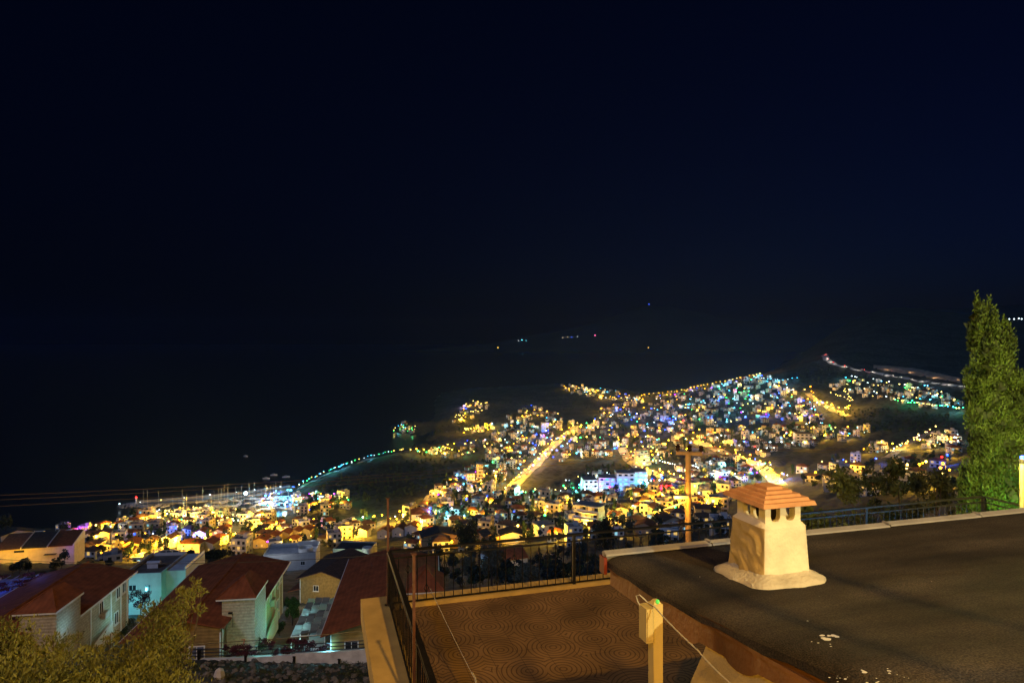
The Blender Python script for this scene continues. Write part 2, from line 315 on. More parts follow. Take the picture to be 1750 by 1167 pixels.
for a in As:
    for y in Ys:
        e=a-RA; h=.010*MN.noise((a*1.3,y*1.9,0))+.006*MN.noise((a*4,y*5,3))+.012*max(0,MN.noise((a*.5+y*.25,y*2.6-a*.35,7)))
        for k in range(1,9):                               # lap seams of the felt
            d=(y-RY+k*.98+.03*MN.noise((a*.8,k,1))); h+=.006*math.exp(-(d/.018)**2)-.004*math.exp(-((d-.05)/.03)**2)
        h-=.05*math.exp(-e*18)                              # rolls over the verge
        V.append((a,y,rz_(a,y)+h))
idx=np.arange(NA*NY).reshape(NA,NY); Fq=np.stack([idx[:-1,:-1],idx[:-1,1:],idx[1:,1:],idx[1:,:-1]],-1).reshape(-1,4)
roof=link('roof',npmesh('roof',V,Fq,[felt()],smooth=True),house)
s=MB()                                                     # the slab under the felt and its turned-down edge
nseg=40
for i in range(nseg):
    y0=RY-8.6*i/nseg; y1=RY-8.6*(i+1)/nseg
    w0=.045+.012*math.sin(i*2.1)+.008*math.sin(i*.7); w1=.045+.012*math.sin((i+1)*2.1)+.008*math.sin((i+1)*.7)
    s.add([(RA-.004,y0,rz_(0,y0)-.045),(RA-.004,y1,rz_(0,y1)-.045),(RA-.006,y1,rz_(0,y1)-.045-w1),(RA-.006,y0,rz_(0,y0)-.045-w0)],[(0,1,2,3)])
s.build('felt_verge',felt(),roof)
s=MB(); s.extr([*[(RA+.09,RY-8.6*k/12,rz_(0,RY-8.6*k/12)-.09) for k in range(13)],*[(RA+.09,RY-8.6*k/12,rz_(0,RY-8.6*k/12)-.2) for k in range(12,-1,-1)]],(11.4,0,0)); s.build('slab',mat('fascia_timber',(.17,.072,.02),.6,.45,1.2,bump=.35,bscale=18,spec=.4),house)
# timber fascia with a scalloped lower edge
WF=mat('fascia_timber',(.17,.072,.02),.6,.45,1.2,bump=.35,bscale=18,spec=.4)
poly=[]
N=260
for i in range(N+1):
    t=8.6*i/N; y=RY-t; zz=rz_(0,y)-.265
    if t>1.1: zz-=.05*max(0,math.sin((t-1.1)*2*math.pi/.62))**.6-.012
    poly.append((RA+.03,y,zz))
poly+= [(RA+.03,RY-8.6,rz_(0,RY-8.6)-.10),(RA+.03,RY,rz_(0,RY)-.10)]
s=MB(); s.extr(poly,(.03,0,0)); s.box((RA+.018,RY-4.3,2.36),(.02,8.6,.03))
# tilt handled by slope: thin rail drawn as a sheared strip
s.v[-8:]=[(x,y,rz_(0,y)-(.125 if z<2.36 else .10)) for (x,y,z) in s.v[-8:]]
s.build('fascia',WF,house)
# pale metal flashing along the far edge, lapped in lengths
FL=mat('pale_flashing',(.25,.235,.21),.6,.15,4,bump=.3,bscale=30)
x0=RA-.03
while x0<13:
    L=random.uniform(1.05,1.3); s=MB(); a0,a1=x0,x0+L; prof=[(RY+.05,2.42),(RY+.05,2.53),(RY+.02,2.548),(RY-.045,2.53),(RY-.05,2.515),(RY-.0,2.52)]
    dz=random.uniform(-.004,.004); tl=random.uniform(-.006,.006)
    s.extr([(a0,y,z+dz) for y,z in prof],(L-.012,0,tl)); s.box((a1-.02,RY-.005,2.553+dz+tl),(.03,.09,.012))
    s.build('edge_flashing',FL,house); x0=a1
s=MB(); s.box((RA-.03,RY+.02,2.42),(.03,.1,.15)); s.build('gutter_end',mat('red_plastic',(.16,.025,.01),.5,.2,4),house)
# paint drips on the felt
s=MB()
for (px,py,r,k) in [(1411,1086,.024,7),(1398,1096,.008,2),(1416,1100,.010,2),(1386,1108,.006,1),(1475,1143,.016,3),(1432,1157,.008,8),(1517,1147,.009,4),(1498,1162,.008,6),(1542,1160,.008,3),(1290,985,.006,1),(1196,985,.006,1),(1400,1018,.005,1),(1592,993,.008,1),(1380,1060,.007,1)]:
    for j in range(k):
        qx,qy=px+random.gauss(0,7)*(k>1),py+random.gauss(0,4)*(k>1)
        d=Vector(((qx-875)/F,1,-(qy-583.5)/F)); lo,hi=1,14
        for _ in range(40):
            md=(lo+hi)/2; p=d*md+Vector((0,0,HC))-HO; a=p.x*math.cos(RZ)+p.y*math.sin(RZ); y=-p.x*math.sin(RZ)+p.y*math.cos(RZ)
            if p.z>rz_(a,y)+.02: lo=md
            else: hi=md
        s=MB(); rr=r*random.uniform(.3,.75); n=7; s.add([(a+rr*random.uniform(.5,1.2)*math.cos(q*6.283/n)*1.5,y+rr*random.uniform(.5,1.2)*math.sin(q*6.283/n),rz_(a,y)+.019) for q in range(n)],[tuple(range(n))]); s.build('paint_spot',mat('white_paint',(.6,.58,.52),.6,.1,5),house)
# chimney
CA,CY=RA+.975,RY-.95; CZ=rz_(CA,CY)
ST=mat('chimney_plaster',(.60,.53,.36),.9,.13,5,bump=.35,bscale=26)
def plaster_rough_shaded():
    m=mat('rough_plaster_shade_tint',(.40,.29,.105),.9,.16,5,bump=.4,bscale=22); return m  # rough side face, its dimmer amber light painted into the plaster colour
def grid_face(s,p00,p10,p11,p01,amp,n,seed,mi,fl):
    vs=[];p00,p10,p11,p01=map(Vector,(p00,p10,p11,p01)); nn=(p10-p00).cross(p01-p00).normalized()
    for i in range(n+1):
        for j in range(n+1):
            u,v=i/n,j/n; p=(p00*(1-u)+p10*u)*(1-v)+(p01*(1-u)+p11*u)*v
            e=min(u,1-u,v,1-v)*6; e=min(1,e)
            q=p.x*7+p.y*7
            if fl>1:
                al,ac=q*.62+p.z*9*.78,q*.9-p.z*6.2; wv=MN.noise((q*.8,p.z*4,seed+20)); h=amp*(.9*MN.noise((al*.55+wv,ac*1.5+wv*1.3,seed))+.5*abs(MN.noise((al*.7,ac*3.1+wv,seed+7)))+.5*MN.noise((q*.5,p.z*3,seed+2)))
            else: h=amp*(MN.noise((q+p.z*6*fl,p.z*5-q*.6*fl,seed))+.55*MN.noise((q*2.4+p.z*16*fl,p.z*7-q*1.6*fl,seed+4))+.3*abs(MN.noise((q*5+p.z*30*fl,p.z*11,seed+9))))
            vs.append(p+nn*h*e)
    s.add(vs,[(i*(n+1)+j,(i+1)*(n+1)+j,(i+1)*(n+1)+j+1,i*(n+1)+j+1) for i in range(n) for j in range(n)],mi)
hb,ht,H1=.232,.205,.425
B=[(-hb,-hb,-.03),(hb,-hb,-.03),(hb,hb,-.03),(-hb,hb,-.03)]; T=[(-ht,-ht,H1),(ht,-ht,H1),(ht,ht,H1),(-ht,ht,H1)]
s=MB()
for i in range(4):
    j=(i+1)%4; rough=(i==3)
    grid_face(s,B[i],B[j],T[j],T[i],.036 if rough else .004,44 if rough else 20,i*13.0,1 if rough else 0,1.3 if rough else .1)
nk=.165
TI=[(-nk,-nk,H1+.03),(nk,-nk,H1+.03),(nk,nk,H1+.03),(-nk,nk,H1+.03)]
for i in range(4): grid_face(s,T[i],T[(i+1)%4],TI[(i+1)%4],TI[i],.006,14,60+i,0,.2)
for i_,(x,y,z) in enumerate(s.v):
    m_=max(abs(x),abs(y)); k_=m_/((abs(x)**9+abs(y)**9)**(1/9)+1e-9); s.v[i_]=(x*k_,y*k_,z-.018*max(0,(z-H1+.03)/.06)*max(0,(m_-nk)/(ht-nk))**2)
chim=s.build('chimney',[ST,plaster_rough_shaded()],house,smooth=True,loc=(CA,CY,CZ)); chim.scale=(1.0,1.05,1.06)
# neck with round-bottomed vents
def neck_wall(w,z0,z1,nv=2):
    pts=[(-w,z0),(w,z0),(w,z1)]
    cs=[w*.42,-w*.42] if nv==2 else [0]
    for c in cs:
        r=.044; zb=z0+.012
        pts.append((c+r,z1))
        for k in range(13):
            th=math.pi*k/12; pts.append((c+r*math.cos(th)*(1),zb+.05-.05*math.sin(th)) if True else 0)
        pts.append((c-r,z1))
    pts.append((-w,z1)); return pts
s=MB()
for i in range(4):
    th=i*math.pi/2; ca,sa=math.cos(th),math.sin(th); w=nk if i%2==0 else nk-.045
    prof=neck_wall(w,H1+.01,H1+.16); off=-nk
    poly=[(x*ca-off*sa,x*sa+off*ca,z) for x,z in prof]; d=Vector((0*ca-.044*sa,.0*sa+.044*ca,0)); s.extr(poly,d)
s.build('vent_neck',ST,chim)
s=MB(); s.box((0,0,H1+.085),(.15,.15,.13)); s.build('vent_core',mat('dark_vent_fill',(.012,.01,.009),1,.2,5),chim)  # near-black core added inside the neck so the vent holes look dark
TER=mat('terracotta',(.45,.22,.09),.75,.18,9,bump=.25,bscale=60)
s=MB(); st=[(.262,0,.030),(.226,.030,.022),(.18,.052,.02),(.132,.072,.02),(.08,.092,.02)]
for r,z,h in st:
    s.box((0,0,H1+.150+z+h/2),(2*r,2*r,h),0,0,.955)
s.build('stepped_cap',TER,chim).scale=(.94,.94,1)
vs=[];n=72
for k in range(n):
    th=2*math.pi*k/n; sq=min(1/abs(math.cos(th)+1e-9),1/abs(math.sin(th)+1e-9)); sq=min(sq,1.25)
    for (q,z) in ((.20*sq,.075),(.245*sq,.05),(.29*sq**.75,.036),(.335*sq**.6,.02),(.358*sq**.55,.006),(.365*sq**.55,-.02)):
        w=1+(.07*MN.noise((math.cos(th)*2.2,math.sin(th)*2.2,5))+.03*MN.noise((math.cos(th)*7,math.sin(th)*7,2)))*(q>.24)
        zz=z+.007*MN.noise((math.cos(th)*9*q/.3,math.sin(th)*9*q/.3,q*20)) 
        a,b=q*w*math.cos(th),q*w*math.sin(th); vs.append((a,b,zz-SL*b+.012))
s=MB(); s.add(vs,[(k*6+i,((k+1)%n)*6+i,((k+1)%n)*6+i+1,k*6+i+1) for k in range(n) for i in range(5)][::1])
s.build('mortar_skirt',mat('mortar',(.44,.39,.27),.95,.18,6,bump=.6,bscale=40),chim,smooth=True)
# ------------------------------------------------------------------ terrace railing: one fence, its panels are bars between posts
IR=DKMETAL
rail=empty('terrace_railing',HO,RZ,'black iron railing with diamond twists round the tiled terrace','railing')
def rail_run(p0,p1,postn,parent,zb=.09,h=.95,bars=True,pt=.05,step=.155):
    p0,p1=Vector(p0),Vector(p1); L=(p1-p0).length; d=(p1-p0)/L; s=MB(); rz=math.atan2(d.y,d.x)
    mid=(p0+p1)/2
    s.box((mid.x,mid.y,h),(L,.07,.03),0,rz); s.box((mid.x,mid.y,h-.12),(L,.025,.025),0,rz); s.box((mid.x,mid.y,zb),(L,.025,.02),0,rz)
    s.build('handrail',IR,parent)
    b=MB(); k=0; t=step
    while t<L:
        c=p0+d*t; b.tube([(c.x,c.y,zb),(c.x,c.y,h-.12)],.008,4)
        if k%2==1:
            zc=.63 if k%4==1 else .28
            for sgn in (1,-1):
                b.tube([(c.x,c.y,zc-.075),(c.x+d.x*.04*sgn,c.y+d.y*.04*sgn,zc),(c.x,c.y,zc+.075)],.007,4)
        t+=step; k+=1
    b.build('baluster_panel',IR,parent)
    for i in range(postn+1):
        c=p0+d*(L*i/postn); q=MB(); q.box((c.x,c.y,(h+.0)/2),(pt,pt,h)); q.box((c.x,c.y,.02),(.11,.11,.03)); q.build('post',IR,parent)
rail_run((0,0,0),(13.2,.0,0),4,rail)
rail_run((0,-.02,0),(0,-9.8,0),3,rail)
rail_run((13.2,-.03,0),(13.2,-6,0),2,rail)
RUST=mat('rusty_steel',(.10,.04,.02),.75,.35,8,bump=.3,bscale=50)
for (a,y,h,lab) in [(-.02,.03,1.78,'thin rusty steel post rising from the terrace railing corner'),(-.06,-3.32,1.92,'thin rusty steel post halfway along the side railing')]:
    s=MB(); p=L2W(a,y,.04); s.box((0,0,h/2),(.032,.032,h),0,RZ); s.box((0,0,.01),(.1,.1,.02),0,RZ); s.box((0,0,h+.006),(.06,.06,.012),0,RZ)
    o=s.build('steel_post',RUST,loc=p); setp(o,lab,'post',)
# ------------------------------------------------------------------ post with meter box, cable and canvas awning beside the fascia
CREAMP=mat('cream_painted_steel',(.46,.35,.12),.55,.1,4,spec=.4)
pc=P(1116,1030,4.6); zb=HO.z
pr=empty('equipment_post',(pc.x,pc.y,zb),RZ,'cream square post carrying a small box, standing on the tiled terrace','post')
hp=pc.z-zb; s=MB(); s.box((.02,0,hp/2),(.075,.075,hp)); s.build('post',CREAMP,pr)
s=MB(); s.box((.02,0,hp+.012),(.06,.06,.024),0,0,.5); s.build('post_cap',CREAMP,pr)
s=MB(); s.box((-.052,-.0,hp-.135),(.06,.11,.24)); s.box((-.052,-.058,hp-.135),(.045,.006,.2)); s.build('junction_box',CREAMP,pr)
s=MB(); s.ball((.02,-.03,hp+.02),.016); s.build('indicator_lamp',emat('dim_green_glow',(.1,.8,.1),.6),pr)
WIRE=mat('grey_cable',(.3,.27,.2),.6,.1,3)
def catenary(p,q,sag,n=24):
    p,q=Vector(p),Vector(q); return [p.lerp(q,i/n)-Vector((0,0,sag*4*(i/n)*(1-i/n))) for i in range(n+1)]
s=MB(); pts=[P(1101,1045,4.6),P(1090,1028,4.62),P(1087,1018,4.62),P(1093,1016,4.6),P(1107,1029,4.58),P(1118,1036,4.52)]+catenary(P(1118,1036,4.52),P(1192,1110,4.1),.01,8)+catenary(P(1192,1110,4.1),P(1330,1215,3.6),.05,10)
s.tube(pts,.005,5); setp(s.build('cable',WIRE),'thin pale cable looping from the cream post box across the awning','cable')
s=MB(); s.tube(catenary(P(735,1005,9.6),P(818,1172,7.6),.02),.004,4); s.tube([P(806,1148,7.75),P(812,1158,7.7),P(815,1172,7.6)],.012,5); setp(s.build('guy_wire',WIRE),'thin dark guy wire running down to a turnbuckle over the terrace tiles','wire')
CAN=mat('cream_canvas',(.40,.29,.10),.9,.12,2,bump=.3,bscale=50)
aw=empty('awning',L2W(RA+.05,RY-1.1,2.3),RZ,'cream canvas awning hanging under the scalloped timber fascia','awning')
vs=[];NU,NV=40,24
for i in range(NU+1):
    for j in range(NV+1):
        u,v=i/NU,j/NV
        y=-.35-u*3.9; x=.02-v*.45; z=rz_(0,RY-1.1+y)-2.3-.26-v*.75-.05*math.sin(v*math.pi)*(1+.4*math.sin(u*9))+.014*math.sin(u*31+v*3)
        if i==0: z-=.012
        vs.append((x,y,z))
s=MB(); s.add(vs,[(i*(NV+1)+j,(i+1)*(NV+1)+j,(i+1)*(NV+1)+j+1,i*(NV+1)+j+1) for i in range(NU) for j in range(NV)])
s.build('canvas',CAN,aw,smooth=True)
s=MB(); s.tube([(-.44,-.33,-.78),(-.44,-4.3,.1)],.02,8); s.build('front_bar',CREAMP,aw)
s=MB(); s.tube([(.05,-.6,-.1),(-.42,-.6,-.72)],.014,6); s.build('arm',CREAMP,aw)
# ------------------------------------------------------------------ utility pole, its wires, lamp post at the frame edge
PD=25.0
pb=P(1176,935,PD); gz=ground(pb.x,pb.y)
PW=mat('pole_timber',(.34,.2,.08),.85,.25,3,bump=.4,bscale=16)
pole=empty('utility_pole',(pb.x,pb.y,gz),0,'tall pole with short crossarm, three insulators and an orange street lamp','utility pole')
ztop=P(1176,772,PD).z-gz
s=MB(); s.tube([(0,0,0),(0,0,ztop)],.16,10,0,.10); s.build('pole',PW,pole)
s=MB(); s.box((.02,-.05,ztop-.05),(.98,.12,.12),0,R(-14)); s.build('crossarm',PW,pole)
ins=mat('dark_porcelain',(.03,.012,.008),.25,.2,3)
tips=[]
for dx in (-.42,.02,.45):
    x,y=.02+dx*math.cos(R(-14)),-.05+dx*math.sin(R(-14)); s=MB(); s.lathe([(.03,0),(.03,.05),(.08,.06),(.09,.12),(.05,.15),(.085,.17),(.09,.22),(.04,.27)],(x,y,ztop),10); s.build('insulator',ins,pole); tips.append(Vector((pb.x+x,pb.y+y,gz+ztop+.2)))
lz=P(1176,866,PD).z-gz
s=MB(); s.tube([(-.05,0,lz+.22),(-1.05,-.35,lz-.02)],.028,6); s.build('lamp_arm',mat('galvanised_steel',(.4,.36,.3),.5,.1,5,metal=.3),pole)
s=MB(); s.box((-.32,-.1,lz+.42),(.55,.2,.10)); s.build('lamp_head',mat('galvanised_steel',(.4,.36,.3)),pole)
s=MB(); s.box((-.32,-.1,lz+.362),(.4,.14,.014)); s.build('lamp_glass',emat('pole_lamp_glow',(1,.6,.08),3),pole)
lamp('street_light',(-.45,-.45,lz+.30),150,(1,.5,.05),.08,pole)
WB=mat('aluminium_wire',(.13,.085,.045),.5,.1,3,metal=.4)
for k,(yl,yr) in enumerate(((827,754),(836,757),(849,768))):
    s=MB(); s.tube(catenary(P(-260,yl+28,14.5),tips[k],.28,30),.0058,4); o=s.build('power_line',WB); setp(o,['topmost overhead wire running from the pole out over the sea','middle overhead wire running from the pole out over the sea','lowest overhead wire running from the pole out over the sea'][k],'power line')
    s=MB(); s.tube(catenary(tips[k],P(2000,yr-8,36),.35,30),.0075,4); o=s.build('power_line',WB); setp(o,['topmost overhead wire from the pole towards the cypress','middle overhead wire from the pole towards the cypress','lowest overhead wire from the pole towards the cypress'][k],'power line')
BW=mat('black_cable',(.01,.01,.012),.6,.1,3)
for (p,q,sg,lab) in [(P(-60,951,34),P(1176,890,25),.9,'black cable sagging over the villa roofs to the pole'),(P(-60,978,40),P(900,905,44),.4,'thin grey cable strung above the cyan house'),(P(180,1103,30),P(700,1070,17),.15,'black cable crossing in front of the villa towers'),(P(360,940,60),P(1060,880,70),.6,'fine cable over the brown-roofed house')]:
    s=MB(); s.tube(catenary(p,q,sg,30),.012,4); setp(s.build('overhead_cable',BW),lab,'cable')
lp=P(1748,880,13.2); s0=empty('lamp_post',(lp.x,lp.y,HO.z),0,'slim cream lamp post with a blue bulb beside the cypress','lamp post')
h=P(1748,792,13.2).z-HO.z
s=MB(); s.tube([(0,0,0),(0,0,h)],.055,8); s.build('post',CREAMP,s0)
s=MB(); s.lathe([(.03,0),(.045,.02),(.05,.06),(.02,.08)],(0,0,h+.08),8); s.build('bulb',EM['blue'],s0); s=MB(); s.lathe([(.06,0),(.06,.08),(.05,.1)],(0,0,h),8); s.build('collar',DKMETAL,s0)
# ------------------------------------------------------------------ near vegetation
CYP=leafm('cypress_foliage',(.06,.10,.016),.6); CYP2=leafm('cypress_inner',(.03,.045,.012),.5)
cb=P(1697,900,16.2); cg=ground(cb.x,cb.y)
cy=empty('cypress',(cb.x,cb.y,cg),0,'tall cypress with wind-bent tip beside the terrace railing','tree')
zt=P(1697,508,16.2).z-cg-.30
bl=[];n=30
prof=[(0,.45),(.12,.70),(.3,.80),(.5,.78),(.65,.72),(.78,.68),(.88,.56),(.95,.36),(1.0,.12)]
for i in range(n):
    t=(i+.5)/n; r=np.interp(t,[p[0] for p in prof],[p[1] for p in prof]); xo=.12*(t-.3)-max(0,t-.86)*2.6
    bl.append(((xo,0,t*zt),(r*.7,r*.7,zt/n*1.2)))
    for k in range(6):
        th=random.uniform(0,6.28); bl.append(((xo+r*.72*math.cos(th),r*.72*math.sin(th),t*zt+random.uniform(-.1,.25)),(r*random.uniform(.2,.36),r*random.uniform(.2,.36),random.uniform(.22,.5))))
V,Fq=leaves(bl,95000,.085,.36,.45,upright=.8); link('crown',npmesh('crown',V,Fq,[CYP]),cy)
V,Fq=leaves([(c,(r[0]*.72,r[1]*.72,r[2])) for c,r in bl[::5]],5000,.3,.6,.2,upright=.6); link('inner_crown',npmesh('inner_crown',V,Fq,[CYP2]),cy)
s=MB(); s.tube([(0,0,-.2),(.02,0,zt*.5),(-.05,0,zt*.93)],.13,8,0,.02); s.build('trunk',BARK,cy)
def tree(name,label,base,h,blobs,nleaf,size,lm,cat='tree',group=None,asp=.5,tr=.1,limbs=5,shell=.35,upright=0):
    t=empty(name,base,0,label,cat,group)
    V,Fq=leaves(blobs,nleaf,size,asp,shell,upright); link('crown',npmesh('crown',V,Fq,[lm]),t)
    s=MB(); s.tube([(0,0,-.3),(.05*h*.1,0,h*.4),(0,.02,h*.75)],tr,7,0,tr*.35)
    for k in range(limbs):
        c,r=random.choice(blobs); st=Vector((0,0,h*random.uniform(.25,.5))); s.tube([st,st.lerp(Vector(c),.5)+Vector((0,0,.05*h)),Vector(c)],tr*.4,5,0,tr*.1)
    s.build('trunk',BARK,t); return t
# loose trees beyond the terrace, in front of the town
DG=leafm('dusky_leaves',(.055,.062,.016),.55)
for k,(px,py0,py1,D,w,lab) in enumerate([(1420,792,930,21,1.5,'dark bushy tree beyond the railing nearest the chimney'),(1485,798,930,23,1.35,'dark tree second from the chimney beyond the blue-lit railing'),(1545,783,930,22,1.05,'tallest of the loose dark trees beyond the blue-lit railing'),(1596,800,930,24,1.2,'dark loose tree next to the cypress beyond the railing'),(1375,850,930,19,.8,'low dark bush just behind the chimney cap')]):
    b=P(px,py1,D); g=ground(b.x,b.y); h=P(px,py0,D).z-g
    bl=[]
    for i in range(26):
        th=random.uniform(0,6.28); t=random.random(); rr=w*(1-.55*t)*random.random()**.5
        bl.append(((rr*math.cos(th),rr*math.sin(th),h*(.40+.58*t)),(.34*w*random.uniform(.5,1),.34*w*random.uniform(.5,1),.3*w*random.uniform(.6,1.1))))
    tree('broadleaf_tree',lab,(b.x,b.y,g),h,bl,5200,.13,DG,asp=.5,tr=.11)
# big windblown olive below the camera
OL=leafm('olive_leaves',(.13,.13,.026),.6)
ob=P(120,1250,8.6); og=ground(ob.x,ob.y)
bl=[]
for (px,py,D,r) in [(15,1085,8.3,.36),(30,1160,7.8,.5),(90,1095,8.8,.26),(110,1160,8.0,.48),(190,1150,8.3,.42),(160,1105,9.0,.22),(240,1110,8.8,.42),(225,1165,8.2,.5),(280,1080,9.1,.3),(265,1050,9.3,.25),(300,1045,9.4,.22),(322,1020,9.5,.16),(335,1000,9.6,.11),(310,1010,9.6,.09),(340,1040,9.4,.1),(290,1140,8.9,.33),(300,1100,9,.24),(60,1190,7.6,.6),(200,1210,7.8,.6),(300,1200,8.2,.4),(130,1072,9.2,.10),(190,1075,9.0,.13),(-40,1100,8.2,.5),(-60,1180,7.6,.6),(345,1012,9.6,.07),(328,990,9.6,.05)]:
    if px<262: py+=16
    bl.append((P(px,py,D)-Vector((ob.x,ob.y,og)),(r,r,r*.9)))
ot=empty('olive_tree',(ob.x,ob.y,og),0,'large windblown olive tree under the camera, amber-lit leaves in front of the villas','tree')
V,Fq=leaves(bl,34000,.062,.30,.15,upright=.5); link('crown',npmesh('crown',V,Fq,[OL]),ot)
s=MB(); top=Vector((0,0,1.0)); s.tube([(0,0,-.3),(.1,.05,.5),top],.16,8,0,.11)
for c,r in bl:
    c=Vector(c); s.tube([top,top.lerp(c,.5)+Vector((0,0,.15)),c+Vector((random.uniform(-.05,.05),0,r[2]*.6))],.035,5,0,.006)
s.build('trunk',BARK,ot)
# ------------------------------------------------------------------ the three stone villas below the terrace
VRZ=R(7.3)
SHUT=mat('dark_shutter',(.07,.05,.035),.7,.2,4)
def window(parent,c,w,h,ny,frame=None,glass=None,depth=.06,name='window'):
    """window in a wall facing local -y (ny='y-') or +x / -x; frame proud of the wall, pane as a sub-part"""
    frame=frame or WHITEP; glass=glass or GLASS; s=MB(); t=.09
    def bx(mb,du,dz,su,sz,d,off):
        if ny in('y-','y+'): sg=-1 if ny=='y-' else 1; mb.box((c[0]+du,c[1]+sg*off,c[2]+dz),(su,d,sz))
        else: sg=1 if ny=='x+' else -1; mb.box((c[0]+sg*off,c[1]+du,c[2]+dz),(d,su,sz))
    for du,dz,su,sz in ((0,h/2-t/2,w,t),(0,-h/2+t/2,w,t),(-w/2+t/2,0,t,h-2*t),(w/2-t/2,0,t,h-2*t),(0,0,t*.6,h-2*t)): bx(s,du,dz,su,sz,depth,depth/2-.004)
    bx(s,0,-h/2-.04,w+.16,.06,depth+.08,depth/2+.03)
    f=s.build(name,frame,parent); g=MB(); bx(g,0,0,w-2*t-.004,h-2*t-.004,.02,.012); g.build('pane',glass,f); return f
def acunit(parent,c,nx=1):
    s=MB(); s.box((c[0]+.22*nx,c[1],c[2]),(.38,.85,.6)); s.box((c[0]+.42*nx,c[1]-.08,c[2]),(.02,.5,.5)); s.box((c[0]+.2*nx,c[1],c[2]-.34),(.36,.7,.05)); s.build('air_conditioner',mat('ac_casing',(.45,.43,.4),.6,.1,3),parent)
def slab_roof(s,a,b,c,d,t=.12,mi=0):
    a,b,c,d=map(Vector,(a,b,c,d)); s.extr([a,b,c,d],(0,0,-t),mi)
def villa(loc,label,num=None,group='stone villas with red metal roofs'):
    g=loc[2]-6.6                                         # loc = ridge far end, local y away from the camera
    v=empty('villa',loc,VRZ,label,'villa',group); Lm=18.6; hw=5.0; fw=3.2; E=-1.2; base=-6.7
    # main roof
    s=MB(); z2=E-.1
    slab_roof(s,(0,0,0),(0,-Lm,0),(-hw,-Lm-.4,E),(-hw,0,E))
    slab_roof(s,(0,0,.002),(hw,0,E),(hw,-12.6,E),(0,-12.6,.002)); slab_roof(s,(0,-12.6,.001),(fw,-12.6,E*fw/hw),(fw,-Lm+.5,E*fw/hw),(0,-Lm+.5,.001))
    rf=s.build('roof',REDROOF,v)
    s=MB(); s.tube([(0,0,.03),(0,-Lm,.03)],.09,6); s.build('ridge_cap',REDROOF,rf)
    s=MB(); s.box((hw+.02,-6.3,E-.07),(.06,12.6,.16)); s.box((-hw-.02,-Lm/2,E-.07),(.06,Lm+.4,.16)); s.build('eave_board',WHITEP,rf)
    # walls: long body and narrower front
    s=MB(); x1=hw-.7
    s.extr([(-x1,-.5,base),(x1,-.5,base),(x1,-.5,E*x1/hw-.14),(0,-.5,-.16),(-x1,-.5,E*x1/hw-.14)],(0,-11.7,0)); s.build('wall',STONEC,v)
    s=MB(); s.extr([(-x1,-12.2,base),(fw-.45,-12.2,base),(fw-.45,-12.2,E*(fw-.45)/hw-.14),(0,-12.2,-.16),(-x1,-12.2,E*x1/hw-.14)],(0,-5.6,0)); s.build('front_wall',WOOD,v)
    s=MB()
    for (x,y) in ((x1+.02,-.9),(x1+.02,-4.4),(x1+.02,-8.4),(fw-.43,-17.75),(fw-.43,-17.1),(-x1-.02,-17.75),(x1+.02,-2.3)):
        s=MB(); s.box((x,y,(base+E*.9)/2-.1),(.08,.16,-base+E*.9-.2)); s.build('corner_trim',WHITEP,v)
    for y,z in ((-2.9,-2.4),(-1.6,-2.3),(-3.3,-4.9),(-6.4,-2.6)): window(v,(x1,y,z),.9,1.3,'x+')
    window(v,(.85,-17.8,-2.95),1.35,1.25,'y-',glass=mat('blue_grey_pane',(.10,.12,.2),.3,.2,2)); window(v,(-2.6,-17.8,-3.0),1.2,1.5,'y-')
    acunit(v,(x1,-6.0,-3.4))
    # tower with hipped cap at the front right corner
    tx0,tx1,ty0,ty1=fw-.85,fw+2.0,-12.0,-15.9; tb=base; te=1.0
    s=MB(); s.extr([(tx0,ty1,tb),(tx1,ty1,tb),(tx1,ty0,tb),(tx0,ty0,tb)],(0,0,te-tb)); tw=s.build('tower',STONEC,v)
    cx,cy=(tx0+tx1)/2,(ty0+ty1)/2; o=.3; ap=(cx-.1,cy+.3,te+1.15); ap2=(cx-.1,cy+2.2,te+1.1)
    c=[(tx0-o-.15,ty1-o,te),(tx1+o*.5,ty1-o,te),(tx1+o*.5,ty0+o,te),(tx0-o-.15,ty0+o,te)]
    s=MB(); s.add(c+[ap,(cx-.1,ty0+o,te+1.0)],[(0,1,4),(1,2,5,4),(3,0,4,5),(2,3,5),(3,2,1,0)]); s.build('hipped_cap',REDROOF,tw)
    s=MB(); 
    for a,b in ((c[0],c[1]),(c[1],ap),(c[0],ap)): s.tube([Vector(a)+Vector((0,0,.02)),Vector(b)+Vector((0,0,.03))],.06,5)
    s.build('hip_tile',REDROOF,tw)
    s=MB(); s.box(((c[0][0]+c[1][0])/2,ty1-o+.06,te-.10),(c[1][0]-c[0][0],.08,.17)); s.box((c[1][0]-.04,(ty0+ty1)/2,te-.10),(.08,ty0-ty1+.6,.17)); s.build('eave_trim',WHITEP,tw)
    s=MB(); s.box((tx0+.75,ty1-.10,te-1.35),(.35,.2,.1)); s.tube([(tx0+.95,ty1-.1,te-1.4),(tx0+1.0,ty1-.2,te-2.6)],.02,4); s.build('wall_lamp',DKMETAL,tw)
    if num:
        s=MB(); s.box((tx0+1.85,ty1-.02,te-3.85),(.32,.03,.08),0); s.extr([(tx0+1.93,ty1-.01,te-3.88),(tx0+2.01,ty1-.01,te-3.88),(tx0+1.86,ty1-.01,te-4.4),(tx0+1.76,ty1-.01,te-4.4)],(0,-.03,0)); s.build('house_number',mat('number_red',(.45,.12,.08),.6,.1,4),tw)
    # white stair parapet beside the side wall
    s=MB(); s.extr([(x1+.35,-5,base),(x1+.35,-11,base),(x1+.35,-11,base+.9),(x1+.35,-5,base+2.2)],(.15,0,0)); s.build('stair_parapet',WHITE,v)
    return v
villa((-30.5,73.5,HC-24.1),'middle red-roofed villa with a tower numbered 7, between the olive and the glazed pergola',True)
